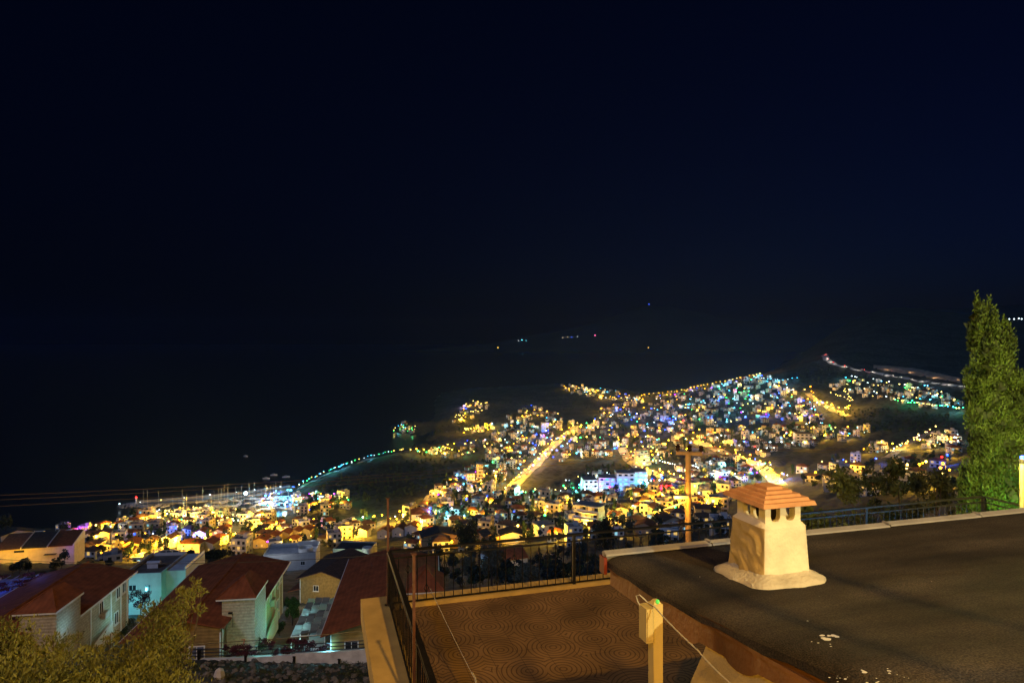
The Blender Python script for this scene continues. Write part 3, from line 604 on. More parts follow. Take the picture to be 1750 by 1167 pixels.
villa((-46.0,69.9,HC-23.9),'red-roofed stone villa largely hidden by the olive tree')
villa((-13.4,73.0,HC-23.3),'red-roofed villa directly beyond the terrace corner post')
# yard wall, railing, bougainvillea and rubble bank in front of them
def polyline_fence(pts,hz,lab,wallh=.75):
    f=empty('yard_railing',pts[0],0,lab,'railing'); o=Vector(pts[0])
    q=[Vector(p)-o for p in pts]
    for k in range(3):
        s=MB(); s.tube([p+Vector((0,0,.28+.3*k)) for p in q],.042,5); s.build('rail',DKMETAL,f)
    n=len(q)-1; step=max(1,n//5)
    for i in range(0,n+1,step):
        s=MB(); s.box((q[i].x,q[i].y,.52),(.2,.2,1.1)); s.box((q[i].x,q[i].y,1.09),(.26,.26,.05)); s.build('post',DKMETAL,f)
    return f
ypts=[P(px,py,56-(px-300)*.006) for px,py in [(255,1128),(300,1127),(340,1126),(380,1125),(420,1123),(460,1121),(503,1119),(540,1117),(580,1115),(620,1112),(660,1108),(700,1100)]]
def wallrun(name,pts,th,hh,m,lab,cat):
    o=Vector(pts[0]); s=MB(); q=[Vector(p)-o for p in pts]
    for a,b in zip(q[:-1],q[1:]):
        d=(b-a); nrm=Vector((-d.y,d.x,0)).normalized()*th
        s.extr([a,b,b-Vector((0,0,hh)),a-Vector((0,0,hh))],nrm)
    w=s.build(name,m,loc=o); return setp(w,lab,cat)
YW=mat('whitewashed_wall',(.5,.5,.48),.9,.22,1.4,bump=.4,bscale=9)
wallrun('yard_wall',ypts[:7],.3,1.3,YW,'low whitewashed wall under the yard railing before the numbered villa','wall')
wallrun('yard_wall',[p+Vector((0,0,.12)) for p in ypts[6:]],.3,1.5,YW,'slightly higher whitewashed wall running on towards the terrace','wall')
polyline_fence(ypts,1,'black three-bar railing on the whitewashed yard wall')
BOU=leafm('bougainvillea_leaves',(.075,.022,.035),.6)
for (x0,x1,lab) in [(385,500,'dark red bougainvillea trailing over the railing before the numbered villa'),(505,612,'dark red bougainvillea trailing over the railing before the glazed pergola')]:
    c=P((x0+x1)/2,1100,55.4); bl=[]
    for i in range(26):
        px=random.uniform(x0,x1); bl.append((P(px,random.uniform(1092,1112)+random.uniform(0,8),55.3)-c,(random.uniform(.2,.55),.3,random.uniform(.12,.3))))
    b=empty('bougainvillea',(c.x,c.y,c.z),0,lab,'shrub'); V,Fq=leaves(bl,2800,.16,.6,.1); link('foliage',npmesh('foliage',V,Fq,[BOU]),b)
    for c2,r in bl[:8]: s=MB(); s.tube([(c2[0],0,-1.0),(c2[0]+.2,0,-.3),Vector(c2)],.025,4); s.build('stem',BARK,b)
RK=mat('rubble_stone',(.12,.11,.095),.95,.45,1.2,bump=.6,bscale=6)
s=MB()
for i in range(1100):
    px=random.uniform(150,690); py=random.uniform(1128,1190); p=hit(px,py,42)
    if p is None or p.y>57: continue
    r=random.choice([.05,.07,.1,.14,.25])*random.uniform(.7,1.4); n=6
    vs=[]
    for k,(q,z) in enumerate(((.6,-.7),(1,-.1),(.85,.45),(.35,.8))):
        for j in range(n):
            th=6.283*j/n+k*.4; w=r*q*random.uniform(.75,1.2); vs.append((p.x+w*math.cos(th),p.y+w*math.sin(th),p.z+r*z*random.uniform(.8,1.1)))
    s.add(vs,[(a*n+j,a*n+(j+1)%n,(a+1)*n+(j+1)%n,(a+1)*n+j) for a in range(3) for j in range(n)]+[tuple(3*n+j for j in range(n))])
setp(s.build('rubble',RK),kind='stuff')
p=hit(375,1160,42); s=MB(); s.ball((0,0,.3),.42,0,7,1.4); setp(s.build('boulder',mat('pale_boulder',(.5,.46,.4),.9,.2,2,bump=.5,bscale=4),loc=p),'pale upright boulder standing in the rubble bank','boulder')
WD=leafm('bank_weeds',(.05,.06,.022),.6)
bl=[]
for i in range(240):
    p=hit(random.uniform(290,680),random.uniform(1132,1185),42)
    if p and p.y<56: bl.append((p,(random.uniform(.2,.6),.3,random.uniform(.1,.3))))
V,Fq=leaves(bl,16000,.16,.3,.1,upright=.6); setp(link('weeds',npmesh('weeds',V,Fq,[WD])),kind='stuff')
for (px,py,w,h,lab) in [(318,1112,.7,1.0,'dark clipped shrub at the corner of the timber front wall'),(447,1100,.5,1.6,'slim shrub against the tower base of the numbered villa'),(478,1072,.8,1.5,'dark shrub beside the white stair parapet'),(590,1102,.6,1.1,'low shrub under the rake of the villa by the terrace'),(490,1030,.9,2.2,'tall garden shrub between the two villa walls'),(215,1075,.9,2.0,'dark shrub by the side wall of the first villa'),(260,1085,1.0,1.8,'broad dark shrub filling the gap between the first two villas')]:
    p=hit(px,py+14,57); tree('garden_shrub',lab,tuple(p),h,[((random.gauss(0,w*.4),random.gauss(0,w*.4),h*random.uniform(.3,.9)),(w*.45,w*.45,h*.2)) for _ in range(10)],1300,.15,leafm('shrub_leaves',(.035,.06,.02)),cat='shrub',tr=.05)
# glazed pergola between the villas
def glassmat():
    m=bpy.data.materials.new('frosted_panel'); m.use_nodes=True; n=m.node_tree; n.nodes.clear(); o=n.nodes.new('ShaderNodeOutputMaterial')
    a=n.nodes.new('ShaderNodeBsdfTranslucent'); a.inputs[0].default_value=(.6,.68,.66,1); b=n.nodes.new('ShaderNodeBsdfDiffuse'); b.inputs[0].default_value=(.32,.36,.35,1); x=n.nodes.new('ShaderNodeMixShader'); x.inputs[0].default_value=.45
    n.links.new(a.outputs[0],x.inputs[1]); n.links.new(b.outputs[0],x.inputs[2]); n.links.new(x.outputs[0],o.inputs[0]); return m
GP=glassmat()
pg=empty('glazed_pergola',P(526,1085,57.5),R(7),'pergola roofed with frosted panels, lit cyan from beneath, between two villas','pergola')
s=MB(); NX,NYp=4,9; w,L=2.9,8.0
for i in range(NX):
    for j in range(NYp):
        x=-w/2+w*(i+.5)/NX; y=L*(j+.5)/NYp; tl=.15*math.sin(i*5.3+j*2.7)
        s.add([(x-w/NX*.47,y-L/NYp*.46,.05-tl*.5),(x+w/NX*.47,y-L/NYp*.46,.05-tl),(x+w/NX*.47,y+L/NYp*.46,.16+tl*.5),(x-w/NX*.47,y+L/NYp*.46,.16+tl)],[(0,1,2,3)],(i*3+j*5)%4//2)
s.build('glazing_panel',[GP,mat('darker_panel',(.15,.18,.17),.5,.2,1)],pg)  # panels mix a paler and a darker material
s=MB()
for i in range(NX+1): s.box((-w/2+w*i/NX,L/2,-.03),(.06,L,.08))
for j in range(0,NYp+1): s.box((0,L*j/NYp,-.035),(w,.05,.06))
s.build('roof_frame',WHITEP,pg)
for x in (-w/2,w/2):
    for y in (.1,L/2,L-.1):
        s=MB(); s.box((x,y,-1.4),(.1,.1,2.7)); s.build('leg',WHITEP,pg)
s=MB(); s.box((0,L*.45,-2.2),(1.7,4.2,1.0)); s.box((0,L*.45,-1.45),(1.4,2.2,.5)); 
setp(s.build('parked_car',mat('car_white',(.6,.62,.62),.25,.05,1),loc=P(526,1085,57.5)),'pale car parked beneath the frosted pergola','car')
# ------------------------------------------------------------------ other houses of the middle distance, one by one
GW={}
def hroot(name,px,py,label,cat,rz,minD=30,group=None,dz=0):
    p=hit(px,py,minD); return empty(name,(p.x,p.y,p.z+dz),rz,label,cat,group),p
def gable_house(px,py,wpx,dep,hgt,rise,rz,wall,roof,label,cat='house',minD=60,wins=(),chim=False,group=None,hip=False,ridge='y',over=.35,balc=False):
    h,p=hroot('house',px,py,label,cat,rz,minD,group); w=wpx/F*p.y; x,y=w/2,dep
    lit={'w':WINW,'c':WINC,'d':GLASS}
    s=MB()
    if hip or ridge=='x': s.box((0,y/2,hgt/2-1.5),(w,y,hgt+3))
    else: s.extr([(-x,0,-3),(x,0,-3),(x,0,hgt),(0,0,hgt+rise),(-x,0,hgt)],(0,y,0))
    s.build('wall',wall,h); s=MB(); o=over; zo=rise*o/x
    if hip:
        c=[(-x-o,-o,hgt),(x+o,-o,hgt),(x+o,y+o,hgt),(-x-o,y+o,hgt)]; k=min(x,y/2)*.9
        a,b=((-x+k,y/2,hgt+rise),(x-k,y/2,hgt+rise)) if x>y/2 else ((0,k,hgt+rise),(0,y-k,hgt+rise))
        if x>y/2: s.add(c+[a,b],[(0,1,5,4),(1,2,5),(2,3,4,5),(3,0,4),(3,2,1,0)])
        else: s.add(c+[a,b],[(0,1,4),(1,2,5,4),(2,3,5),(3,0,4,5),(3,2,1,0)])
    elif ridge=='x':
        slab_roof(s,(-x-o,-o,hgt-.1),(x+o,-o,hgt-.1),(x+o,y/2,hgt+rise),(-x-o,y/2,hgt+rise),.15); slab_roof(s,(-x-o,y/2,hgt+rise+.002),(x+o,y/2,hgt+rise+.002),(x+o,y+o,hgt-.1),(-x-o,y+o,hgt-.1),.15)
    else:
        slab_roof(s,(-x-o,-o,hgt-zo+.14),(0,-o,hgt+rise+.14),(0,y+o,hgt+rise+.14),(-x-o,y+o,hgt-zo+.14),.14); slab_roof(s,(0,-o,hgt+rise+.142),(x+o,-o,hgt-zo+.142),(x+o,y+o,hgt-zo+.142),(0,y+o,hgt+rise+.142),.14)
    r=s.build('roof',roof,h)
    if chim:
        s=MB(); s.box((-x*.55,y*.3,hgt+rise*.7+.5),(.7,.7,1.6)); s.box((-x*.55,y*.3,hgt+rise*.7+1.35),(.85,.85,.12)); s.build('chimney',wall,r)
    for (u,z,ww,wh,k) in wins: window(h,(u*x,0,z),ww,wh,'y-',glass=lit[k])
    for q in (.3,.7): window(h,(-x,y*q,hgt*.6),1.1,1.2,'x-'); window(h,(x,y*q,hgt*.6),1.1,1.2,'x+')
    if balc:
        s=MB(); s.box((0,-.6,hgt*.48),(w*.7,1.2,.15)); s.box((0,-1.17,hgt*.48+.5),(w*.7,.06,.8)); s.build('balcony',WHITEP,h)
    return h,p,w
def flat_house(px,py,wpx,dep,hgt,rz,wall,label,cat='house',minD=60,wins=(),roofm=None,group=None,tank=False):
    h,p=hroot('house',px,py,label,cat,rz,minD,group); w=wpx/F*p.y; x=w/2; lit={'w':WINW,'c':WINC,'d':GLASS}
    s=MB(); s.box((0,dep/2,hgt/2-1.5),(w,dep,hgt+3)); s.build('wall',wall,h)
    s=MB(); s.box((0,dep/2,hgt+.02),(w-.4,dep-.4,.06)); r=s.build('roof',roofm or FLATROOF,h)
    s=MB()
    for cx,cy,sx,sy in ((0,.1,w,.2),(0,dep-.1,w,.2),(-x+.1,dep/2,.2,dep-.4),(x-.1,dep/2,.2,dep-.4)): s.box((cx,cy,hgt+.3),(sx,sy,.6))
    s.build('parapet',wall,h)
    if tank:
        s=MB(); s.tube([(-1.1,dep*.4,hgt+.9),(1.1,dep*.4,hgt+.9)],.34,10); s.box((0,dep*.4-.5,hgt+.6),(1.8,.08,1.0)); s.build('solar_water_heater',WHITEP,r)
    for (u,z,ww,wh,k) in wins: window(h,(u*x,0,z),ww,wh,'y-',glass=lit[k])
    for q in (.3,.7): window(h,(x,dep*q,hgt*.6),1.1,1.2,'x+'); window(h,(-x,dep*q,hgt*.6),1.1,1.2,'x-')
    return h,p,w
W2=[(-.45,1.3,1.2,1.3,'d'),(.45,1.3,1.2,1.3,'d'),(-.45,4,1.2,1.3,'d'),(.45,4,1.2,1.3,'w')]
W1=[(-.4,1.4,1.1,1.2,'d'),(.4,1.4,1.1,1.2,'w')]
# cyan-lit modern house
h,p,w=flat_house(243,1050,62,11,6.4,R(6),WHITE,'white flat-roofed house washed in cyan light with a water heater on its roof',minD=90,tank=True,wins=[(-.5,4.6,1.3,1.1,'d'),(.3,4.4,1.0,1.4,'d')],roofm=mat('brown_terrace_roof',(.16,.12,.09),.9,.3,1))
s=MB(); s.box((w/2+1.6,6.5,3.2),(3.2,9,6.8)); s.build('wing',WHITE,h); s=MB()
for k in range(6): s.box((-w/2+.3+k*(w-.6)/5,10.8,6.95),(.08,.08,.9))
s.box((0,10.8,7.4),(w,.1,.08)); s.box((w/2+3.1,6.5,7.0),(.1,9,.5)); s.build('roof_railing',WHITEP,h); acunit(h,(w/2+3.2,3.5,3.6))
lamp('garden_light',(p.x-1,p.y-5,p.z+2.5),650,(.2,.85,1),.2); lamp('garden_light',(p.x+8,p.y-3,p.z+2),420,(.1,1,.75),.2)
b=tree('flowering_shrub','dark pink-flowered shrub against the cyan-lit white house',tuple(hit(240,1058,60)),4.2,[((random.gauss(0,.7),random.gauss(0,.5),2+random.random()*2.2),(.6,.5,.5)) for _ in range(14)],1600,.22,BOU,cat='shrub',tr=.08)
# brown-roof timber house
h,p,w=gable_house(552,1032,84,14,5.2,1.6,R(-8),WOOD,BROWNROOF,'timber-sided house with brown gable roof behind the glazed pergola',minD=85,wins=[(-.3,3.2,1.2,1.2,'d')],over=.8)
s=MB(); 
for u in (-.98,.98): s=MB(); s.box((u*w/2,-.03,2.4),(.14,.06,5)); s.build('corner_trim',WHITEP,h)
s=MB(); slab_roof(s,(-w/2-2.6,-.2,2.2),(-w/2+.2,-.2,3.0),(-w/2+.2,5,3.0),(-w/2-2.6,5,2.2)); s.build('porch_roof',REDROOF,h)
lamp('garden_light',(p.x,p.y-6,p.z+4),900,(1,.75,.3),.2); lamp('garden_light',(p.x-8,p.y-4,p.z+3),300,(.6,.95,1),.2)
# grey modern house with rounded stair
h,p,w=flat_house(495,975,86,13,5.6,R(10),GREYW,'grey modern house with broad pale roof and rounded white stair wall',minD=85,wins=[(-.5,2.5,1.6,1.4,'d'),(.5,2.5,1.6,1.4,'d')],roofm=mat('pale_sheet_roof',(.3,.31,.33),.7,.15,.7))
s=MB(); s.lathe([(2.6,-.2),(2.6,1.5),(2.45,1.5),(2.45,.1)],(w*.28,3.6,5.6),20); s.build('rounded_stair_wall',WHITE,h)
s=MB(); s.box((w*.28,9.6,6.6),(w*.4,.25,2.0)); s.build('roof_screen',GREYW,h)
lamp('garden_light',(p.x-4,p.y-6,p.z+10),1500,(.8,.88,1),.2); lamp('garden_light',(p.x+7,p.y+12,p.z+9),900,(.8,.88,1),.2)
# cream block with dark flat roof
h,p,w=flat_house(600,962,64,11,5.4,R(-5),mat('pale_green_render',(.5,.52,.42),.9,.12,.6),'pale block house with dark flat roof and rounded corner, lit green-white',minD=95,wins=[(-.6,2,1.2,1,'d')],roofm=DARKROOF)
s=MB(); s.lathe([(2.2,-3),(2.2,6.6),(2.0,6.6)],(w*.42,1.2,0),18); s.build('rounded_corner',WHITE,h); lamp('garden_light',(p.x,p.y-7,p.z+3),2200,(.8,1,.7),.2)
# red-roofed house with white chimney seen through the railing
h,p,w=gable_house(872,974,66,9,3.1,2.4,R(26),WHITE,REDROOF,'white gabled house with red roof and tall square chimney behind the railing',minD=100,wins=[(.2,1.6,.7,.9,'d')],over=.25,ridge='x')
s=MB(); s.box((-w/2-.2,1.4,3.3),(.9,.9,6.4)); s.box((-w/2-.2,1.4,6.55),(1.1,1.1,.14)); s.build('chimney',CREAM,h)
lamp('garden_light',(p.x+1,p.y-7,p.z+5),700,(1,.7,.3),.2); lamp('garden_light',(p.x-9,p.y-3,p.z+4),500,(.35,.7,1),.2)
# orange timber house, house with the lit arch window, row houses ...
h,p,w=gable_house(752,940,62,11,6.4,2.0,R(14),mat('orange_render',(.45,.27,.12),.9,.15,.7),DARKROOF,'two-storey ochre house with dark gable roof and boarded balcony',minD=100,wins=[(.45,4.6,1.6,1.6,'w'),(-.5,1.7,1.5,1.5,'d')],balc=True)
lamp('yard_lamp',(p.x+3,p.y-6,p.z+5),900,LC['amber'],.2)
h,p,w=gable_house(876,930,42,10,4.2,1.6,R(5),CREAM,DARKROOF,'low cream house with one brightly lit arched window',minD=90,wins=[(.35,2.1,1.3,1.7,'c')]); lamp('yard_lamp',(p.x+1.5,p.y-3.5,p.z+2.6),160,(.8,1,.8),.1)
# attached houses on the far side of the first villa
p0=hit(60,962,100); w0=118/F*p0.y; rt=empty('row_house',(p0.x,p0.y,p0.z),R(14),'cream building of three units with dark mono-pitch roofs, amber street light on it','house')
s=MB(); s.box((0,5,2.1),(w0,10,8.2)); s.build('wall',CREAM,rt)
for i in range(3):
    x0=-w0/2+i*w0/3; s=MB(); slab_roof(s,(x0,-.6,6.1),(x0+w0/3-.25,-.6,6.1),(x0+w0/3-.25,10.4,9.2),(x0,10.4,9.2),.2); r=s.build('roof',[BROWNROOF,DARKROOF,REDROOF][i],rt); s=MB(); s.extr([(x0+w0/3-.25,-.7,5.9),(x0+w0/3-.25,-.7,6.5),(x0+w0/3-.25,10.5,9.6),(x0+w0/3-.25,10.5,5.9)],(.25,0,0)); s.build('party_wall',WHITE,r)
s=MB(); s.box((-w0*.2,-.03,4.9),(3.4,.05,.8)); s.build('window',GLASS,rt); s=MB(); s.box((w0*.2,-.6,3.2),(4,1.2,.2)); s.build('canopy',DARKROOF,rt)
lamp('street_light',(p0.x-2,p0.y-9,p0.z+6),5200,LC['amber'],.2); lamp('street_light',(p0.x-16,p0.y-8,p0.z+6),4200,LC['amber'],.2); lamp('party_light',(p0.x+13,p0.y-1,p0.z+5),350,(.35,.15,1),.2)
h,p,w=gable_house(30,925,44,9,5,2.4,R(40),WHITE,DARKROOF,'white house with steep shed roof above the three-unit building',minD=140,wins=W1)
h,p,w=flat_house(52,922,26,8,3.2,R(10),WHITE,'low poolside building washed in bright cyan light',minD=150); lamp('pool_light',(p.x,p.y-6,p.z+3.5),2600,(.05,.7,1),.2); lamp('pool_light',(p.x+10,p.y-4,p.z+3),1500,(.1,.5,1),.2)
mid=[ # px, base py, width px, depth, height, rise, rot, wall, roof, label, wins, hip
 (102,922,24,9,4.6,1.5,8,'g',BROWNROOF,'pale greenish house with hipped brown roof near the amber star-bright lamp',W1,1),
 (150,930,18,9,5.2,1.4,-12,'w',BROWNROOF,'white narrow house just below the brightest amber lamp',W1,0),
 (176,929,19,9,6.4,1.4,20,'c',BROWNROOF,'tall cream house standing behind a cypress and lamp pole',W2,0),
 (150,948,28,9,5.0,1.2,4,'c',BROWNROOF,'wide amber-lit house with a flat front, magenta bush beside it',W1,1),
 (222,944,24,10,4.6,1.6,15,'y',REDROOF,'yellow amber-lit gabled house, larger of a close pair',W1,0),
 (212,955,22,9,3.2,1.2,15,'y',REDROOF,'low yellow annex in front of the amber gabled pair',W1,0),
 (252,938,22,9,4.2,1.5,12,'y',BROWNROOF,'small gabled house with glowing yellow gable end',W1,0),
 (284,935,17,9,5.2,1.5,-8,'w',BROWNROOF,'small white house with a violet lamp by its wall',W2,0),
 (322,945,38,9,5.2,1.8,0,'w',REDROOF,'plain two-storey white house with red hipped roof, amber-lit yard at its side',W2,1),
 (352,943,24,9,4.6,1.6,0,'g',REDROOF,'greenish-white gabled house next to the plain red-hipped one',W1,0),
 (341,925,22,9,5.2,1.6,6,'p',REDROOF,'pink-lit house with red roof, first of two together',W2,0),
 (372,921,20,9,4.6,1.6,6,'p',REDROOF,'pink-lit house with red roof, second and smaller of two together',W1,0),
 (443,936,22,9,4.4,1.5,0,'y',REDROOF,'yellow gable house at the near end of the lit terrace row',W1,0),
 (463,931,20,9,5.0,1.5,0,'y',REDROOF,'yellow gable house second in the lit terrace row',W1,0),
 (485,926,19,9,5.2,1.5,0,'y',REDROOF,'yellow gable house in the middle of the lit terrace row',W1,0),
 (503,923,18,9,5.4,1.5,0,'y',REDROOF,'yellow gable house fourth in the lit terrace row',W1,0),
 (521,921,18,9,5.6,1.5,0,'y',REDROOF,'yellow gable house at the upper end of the lit terrace row',W1,0),
 (447,916,18,9,5.4,1.2,8,'w',DARKROOF,'white two-storey house with lit balconies above the yellow row',W2,1),
 (555,930,36,10,3.6,1.2,-15,'g',BROWNROOF,'long low dark-roofed house behind the yellow row',W1,1),
 (616,918,22,9,4.2,1.5,-5,'g',BROWNROOF,'greyish gabled cottage beside tall green-lit trees',W1,0),
 (655,920,22,9,4.2,1.6,-8,'g',REDROOF,'first grey gabled cottage of three under the amber trees',W1,0),
 (680,917,20,9,4.4,1.6,-8,'g',REDROOF,'middle grey gabled cottage of three under the amber trees',W1,0),
 (702,914,22,9,4.6,1.6,-8,'w',REDROOF,'last pale gabled cottage of three under the amber trees',W1,0),
 (719,892,30,14,5.2,2.6,10,'w',REDROOF,'white hall with big red hipped roof glowing under amber floodlight',W2,1),
 (840,935,26,9,5.0,1.4,18,'o',DARKROOF,'ochre house with dark roof half hidden by a dark tree',W1,0),
 (790,908,34,9,4.4,1.2,-10,'w',BROWNROOF,'pale house with brown roof below green garden lights',W2,1),
 (1060,885,30,9,4.6,1.6,10,'c',BROWNROOF,'cream house with a pale pink gable above the railing',W2,0),
 (958,875,22,9,5,.6,-12,'w',DARKROOF,'white cubic house with strip balconies on the dark slope',W2,1),
 (1105,858,24,9,4.6,1.6,-15,'o',BROWNROOF,'salmon-walled house beneath the blue-lit hotels',W2,0),
 (1210,888,40,10,5.0,1.0,-10,'y',BROWNROOF,'broad yellow-lit house just beyond the utility pole',W2,1),
 (1130,882,26,9,4.2,1.4,14,'g',BROWNROOF,'dim grey house with brown roof and one orange lamp',W1,0),
 (935,918,30,9,6.0,.6,22,'w',FLATROOF,'white two-storey cube with a flat roof behind the railing',W2,1),
 (1100,915,30,9,4.2,1.5,-20,'o',REDROOF,'low ochre house with red roof glowing behind railing bars',W1,0),
 (1150,905,30,9,4.2,1.5,12,'c',BROWNROOF,'cream house with brown roof seen between railing and pole',W1,0)]
WM={'w':WHITE,'c':CREAM,'g':GREYW,'y':mat('yellow_render',(.55,.42,.16),.9,.12,.6),'p':mat('pinkish_render',(.56,.44,.46),.9,.12,.6),'o':mat('ochre_render',(.45,.29,.16),.9,.14,.6)}
TAKEN=[]
for (px,py,wp,dep,hg,ri,rot,wk,rm,lab,wn,hip) in mid:
    h,p,w=gable_house(px,py,wp,dep,hg,ri,R(rot),WM[wk],rm,lab,minD=95,wins=wn,hip=bool(hip)); TAKEN.append((p.x,p.y,w*.7))
for (px,py,col,pw) in [(455,938,'amber',1500),(490,932,'amber',1500),(515,927,'amber',1500),(222,952,'amber',1100),(250,945,'amber',900),(150,952,'amber',1600),(186,935,'amber',900),(340,935,'violet',700),(372,930,'violet',500),(340,931,'warm',800),(322,952,'warm',420),(286,940,'violet',900),(130,925,'amber',2500),(719,900,'warm',2600),(705,896,'amber',1500),(1060,893,'warm',600),(1210,896,'amber',1700),(1105,868,'amber',900),(937,928,'white',420),(1100,925,'amber',900),(660,930,'amber',500),(690,928,'amber',700),(840,942,'amber',700),(345,960,'amber',500),(490,1075,'white',0)]:
    p=hit(px,py,95)
    if pw: lamp('yard_lamp',(p.x,p.y-3,p.z+4),pw,LC[col],.2)
# blue-lit planted pergola at the frame edge
p=P(14,1003,66); s0=empty('vine_pergola',(p.x,p.y,ground(p.x,p.y)),R(8),'low vine-covered pergola glowing deep blue behind the first villa','pergola'); hh=p.z-ground(p.x,p.y)
s=MB(); 
for k in range(7): s.tube([(-2.7+k*.9,-2,hh),(-2.7+k*.9,3.5,hh)],.05,4)
s.box((0,.75,hh-.08),(6,.1,.1)); s.build('slat_frame',mat('blue_sheet',(.2,.25,.5),.6,.1,2),s0)
s=MB(); s.box((0,.75,hh-.3),(5.6,5.2,.06)); s.build('canopy',mat('blue_sheet',(.2,.25,.5)),s0)
V,Fq=leaves([((random.uniform(-2.6,2.6),random.uniform(-2,3.4),hh+.15),(.5,.5,.15)) for _ in range(24)],1400,.2,.6,.1); link('vine',npmesh('vine',V,Fq,[BOU]),s0)
for x in (-2.6,2.6):
    for y in (-1.7,3.2):
        s=MB(); s.box((x,y,hh/2),(.12,.12,hh)); s.build('leg',WHITEP,s0)
lamp('party_light',(p.x-1,p.y-1,p.z+1.2),60,(.04,.08,1),.3); lamp('party_light',(p.x+1.5,p.y+2,p.z+1.2),50,(.06,.14,1),.3)
# stepped yellow hotel and the big pale school-like block, blue-lit hotels, red-lit bar
def hotel(px,py,wpx,dep,fl,rz,wall,label,glow,minD=150,setback=0,roofm=None,fh=3.1):
    h,p=hroot('hotel',px,py,label,'hotel',rz,minD); w=wpx/F*p.y; s=MB(); TAKEN.append((p.x,p.y+dep/2,w*.6+3))
    s.box((0,dep/2,-1.5),(w,dep,3))
    for k in range(fl): s.box((0,dep/2+setback*k/2,fh*(k+.5)),(w-.6*k*(setback>0),dep-setback*k,fh-.002))
    s.build('wall',wall,h); s=MB()
    for k in range(fl): s.box((0,-.55+setback*k,fh*(k+1)-.1),(w*.98,1.1,.16)); s.box((0,-1.06+setback*k,fh*(k+.0)+.75),(w*.98,.05,.8))
    s.build('balcony',WHITEP,h)
    nb=max(3,int(w/3.2))
    for k in range(fl):
        for i in range(nb):
            x=-w/2+w*(i+.5)/nb; g=MB(); g.box((x,setback*k-.03,fh*(k+.45)),(w/nb*.55,.05,2.0)); g.build('window',random.choice(glow),h)
    s=MB(); s.box((0,dep/2+setback*fl/2,fh*fl+.1),(w+.5,dep-setback*fl+.5,.2)); s.build('roof',roofm or FLATROOF,h)
    return h,p,w
hotel(998,908,46,12,4,R(-32),WM['y'],'stepped yellow-lit hotel with four rows of balconies',[GLASS,GLASS,WINW],setback=1.2)
hotel(1375,757,27,14,3,R(-12),WHITE,'large plain white block with brown roof alone on the dark slope',[GLASS,GLASS,GLASS],roofm=BROWNROOF,minD=400)
for (px,py,w,fl,rz,lab,gl) in [(1010,842,24,3,5,'white hotel with bright ground-floor terrace, first of the blue-lit strip',[WINC,GLASS]),(1038,838,28,3,-3,'deep-blue-lit hotel with bands of lit windows in the strip',[WINC,EM['blue'],GLASS]),(1070,838,30,4,0,'cyan-lit hotel with broad balconies in the strip',[WINC,WINC,GLASS]),(1095,835,24,4,8,'brightest cyan-lit hotel at the end of the strip',[WINC,WINC])]:
    h,p,ww=hotel(px,py,w,12,fl,R(rz),WHITE,lab,gl,minD=250)
    c=(.03,.36,1) if 'cyan' in lab else ((.04,.06,1) if 'deep' in lab else (.4,.8,1))
    lamp('facade_light',(p.x-ww*.3,p.y-6,p.z+6),2400,c,.3); lamp('facade_light',(p.x+ww*.3,p.y-7,p.z+1.5),2000,c,.3)
h,p,w=gable_house(1138,838,28,9,4,1.2,R(5),mat('red_render',(.5,.12,.1),.8,.1,1),REDROOF,'bar building flooded with bright red light at a road junction',cat='bar',minD=250,wins=[(-.4,1.6,1.4,1.4,'w'),(.4,1.6,1.4,1.4,'w')],hip=True); TAKEN.append((p.x,p.y,8)); lamp('neon_light',(p.x,p.y-4,p.z+2.6),9000,(1,.02,.02),.3); lamp('neon_light',(p.x+6,p.y-3,p.z+2.6),6000,(1,.02,.02),.3)
s=MB(); s.box((0,0,0),(w*.9,.12,1.3)); setp(s.build('neon_sign',EM['red'],loc=(p.x,p.y-1.2,p.z+3.4)),'long glowing red sign strip over the red-lit bar','sign')
hotel(1103,796,24,10,4,R(20),WHITE,'stepped hotel dotted with warm white bulbs above the curving amber road',[WINW,WINW,GLASS],setback=2.0,minD=300)
hotel(932,738,12,10,4,R(5),WHITE,'blue-windowed four-storey hotel at the top of the main road',[WINC,EM['blue']],minD=500)
hotel(805,833,14,10,4,R(5),WM['o'],'tall orange-lit block on the shoulder of the old town',[GLASS,WINW],minD=300); hotel(820,822,11,9,5,R(5),WM['o'],'narrow taller orange-lit block behind the other',[GLASS,WINW],minD=300)
for (px,py,c,pw) in [(805,838,'amber',4200),(822,828,'amber',3600),(1000,916,'amber',2200),(985,905,'amber',1600),(990,908,'blue',900),(1375,763,'warm',1500),(1103,803,'warm',3000),(932,743,'blue',4000),(620,883,'green',7000),(975,842,'green',6000),(1030,835,'blue',0),(1330,826,'green',2200),(590,852,'green',7000),(560,846,'green',4000),(760,880,'green',700),(648,893,'white',1800),(965,850,'cyan',2200),(900,855,'white',2000),(1205,772,'violet',2800),(1212,778,'amber',2400)]:
    p=hit(px,py,95)
    if pw: lamp('garden_light',(p.x,p.y-2,p.z+3.5),pw,LC[c],.25)
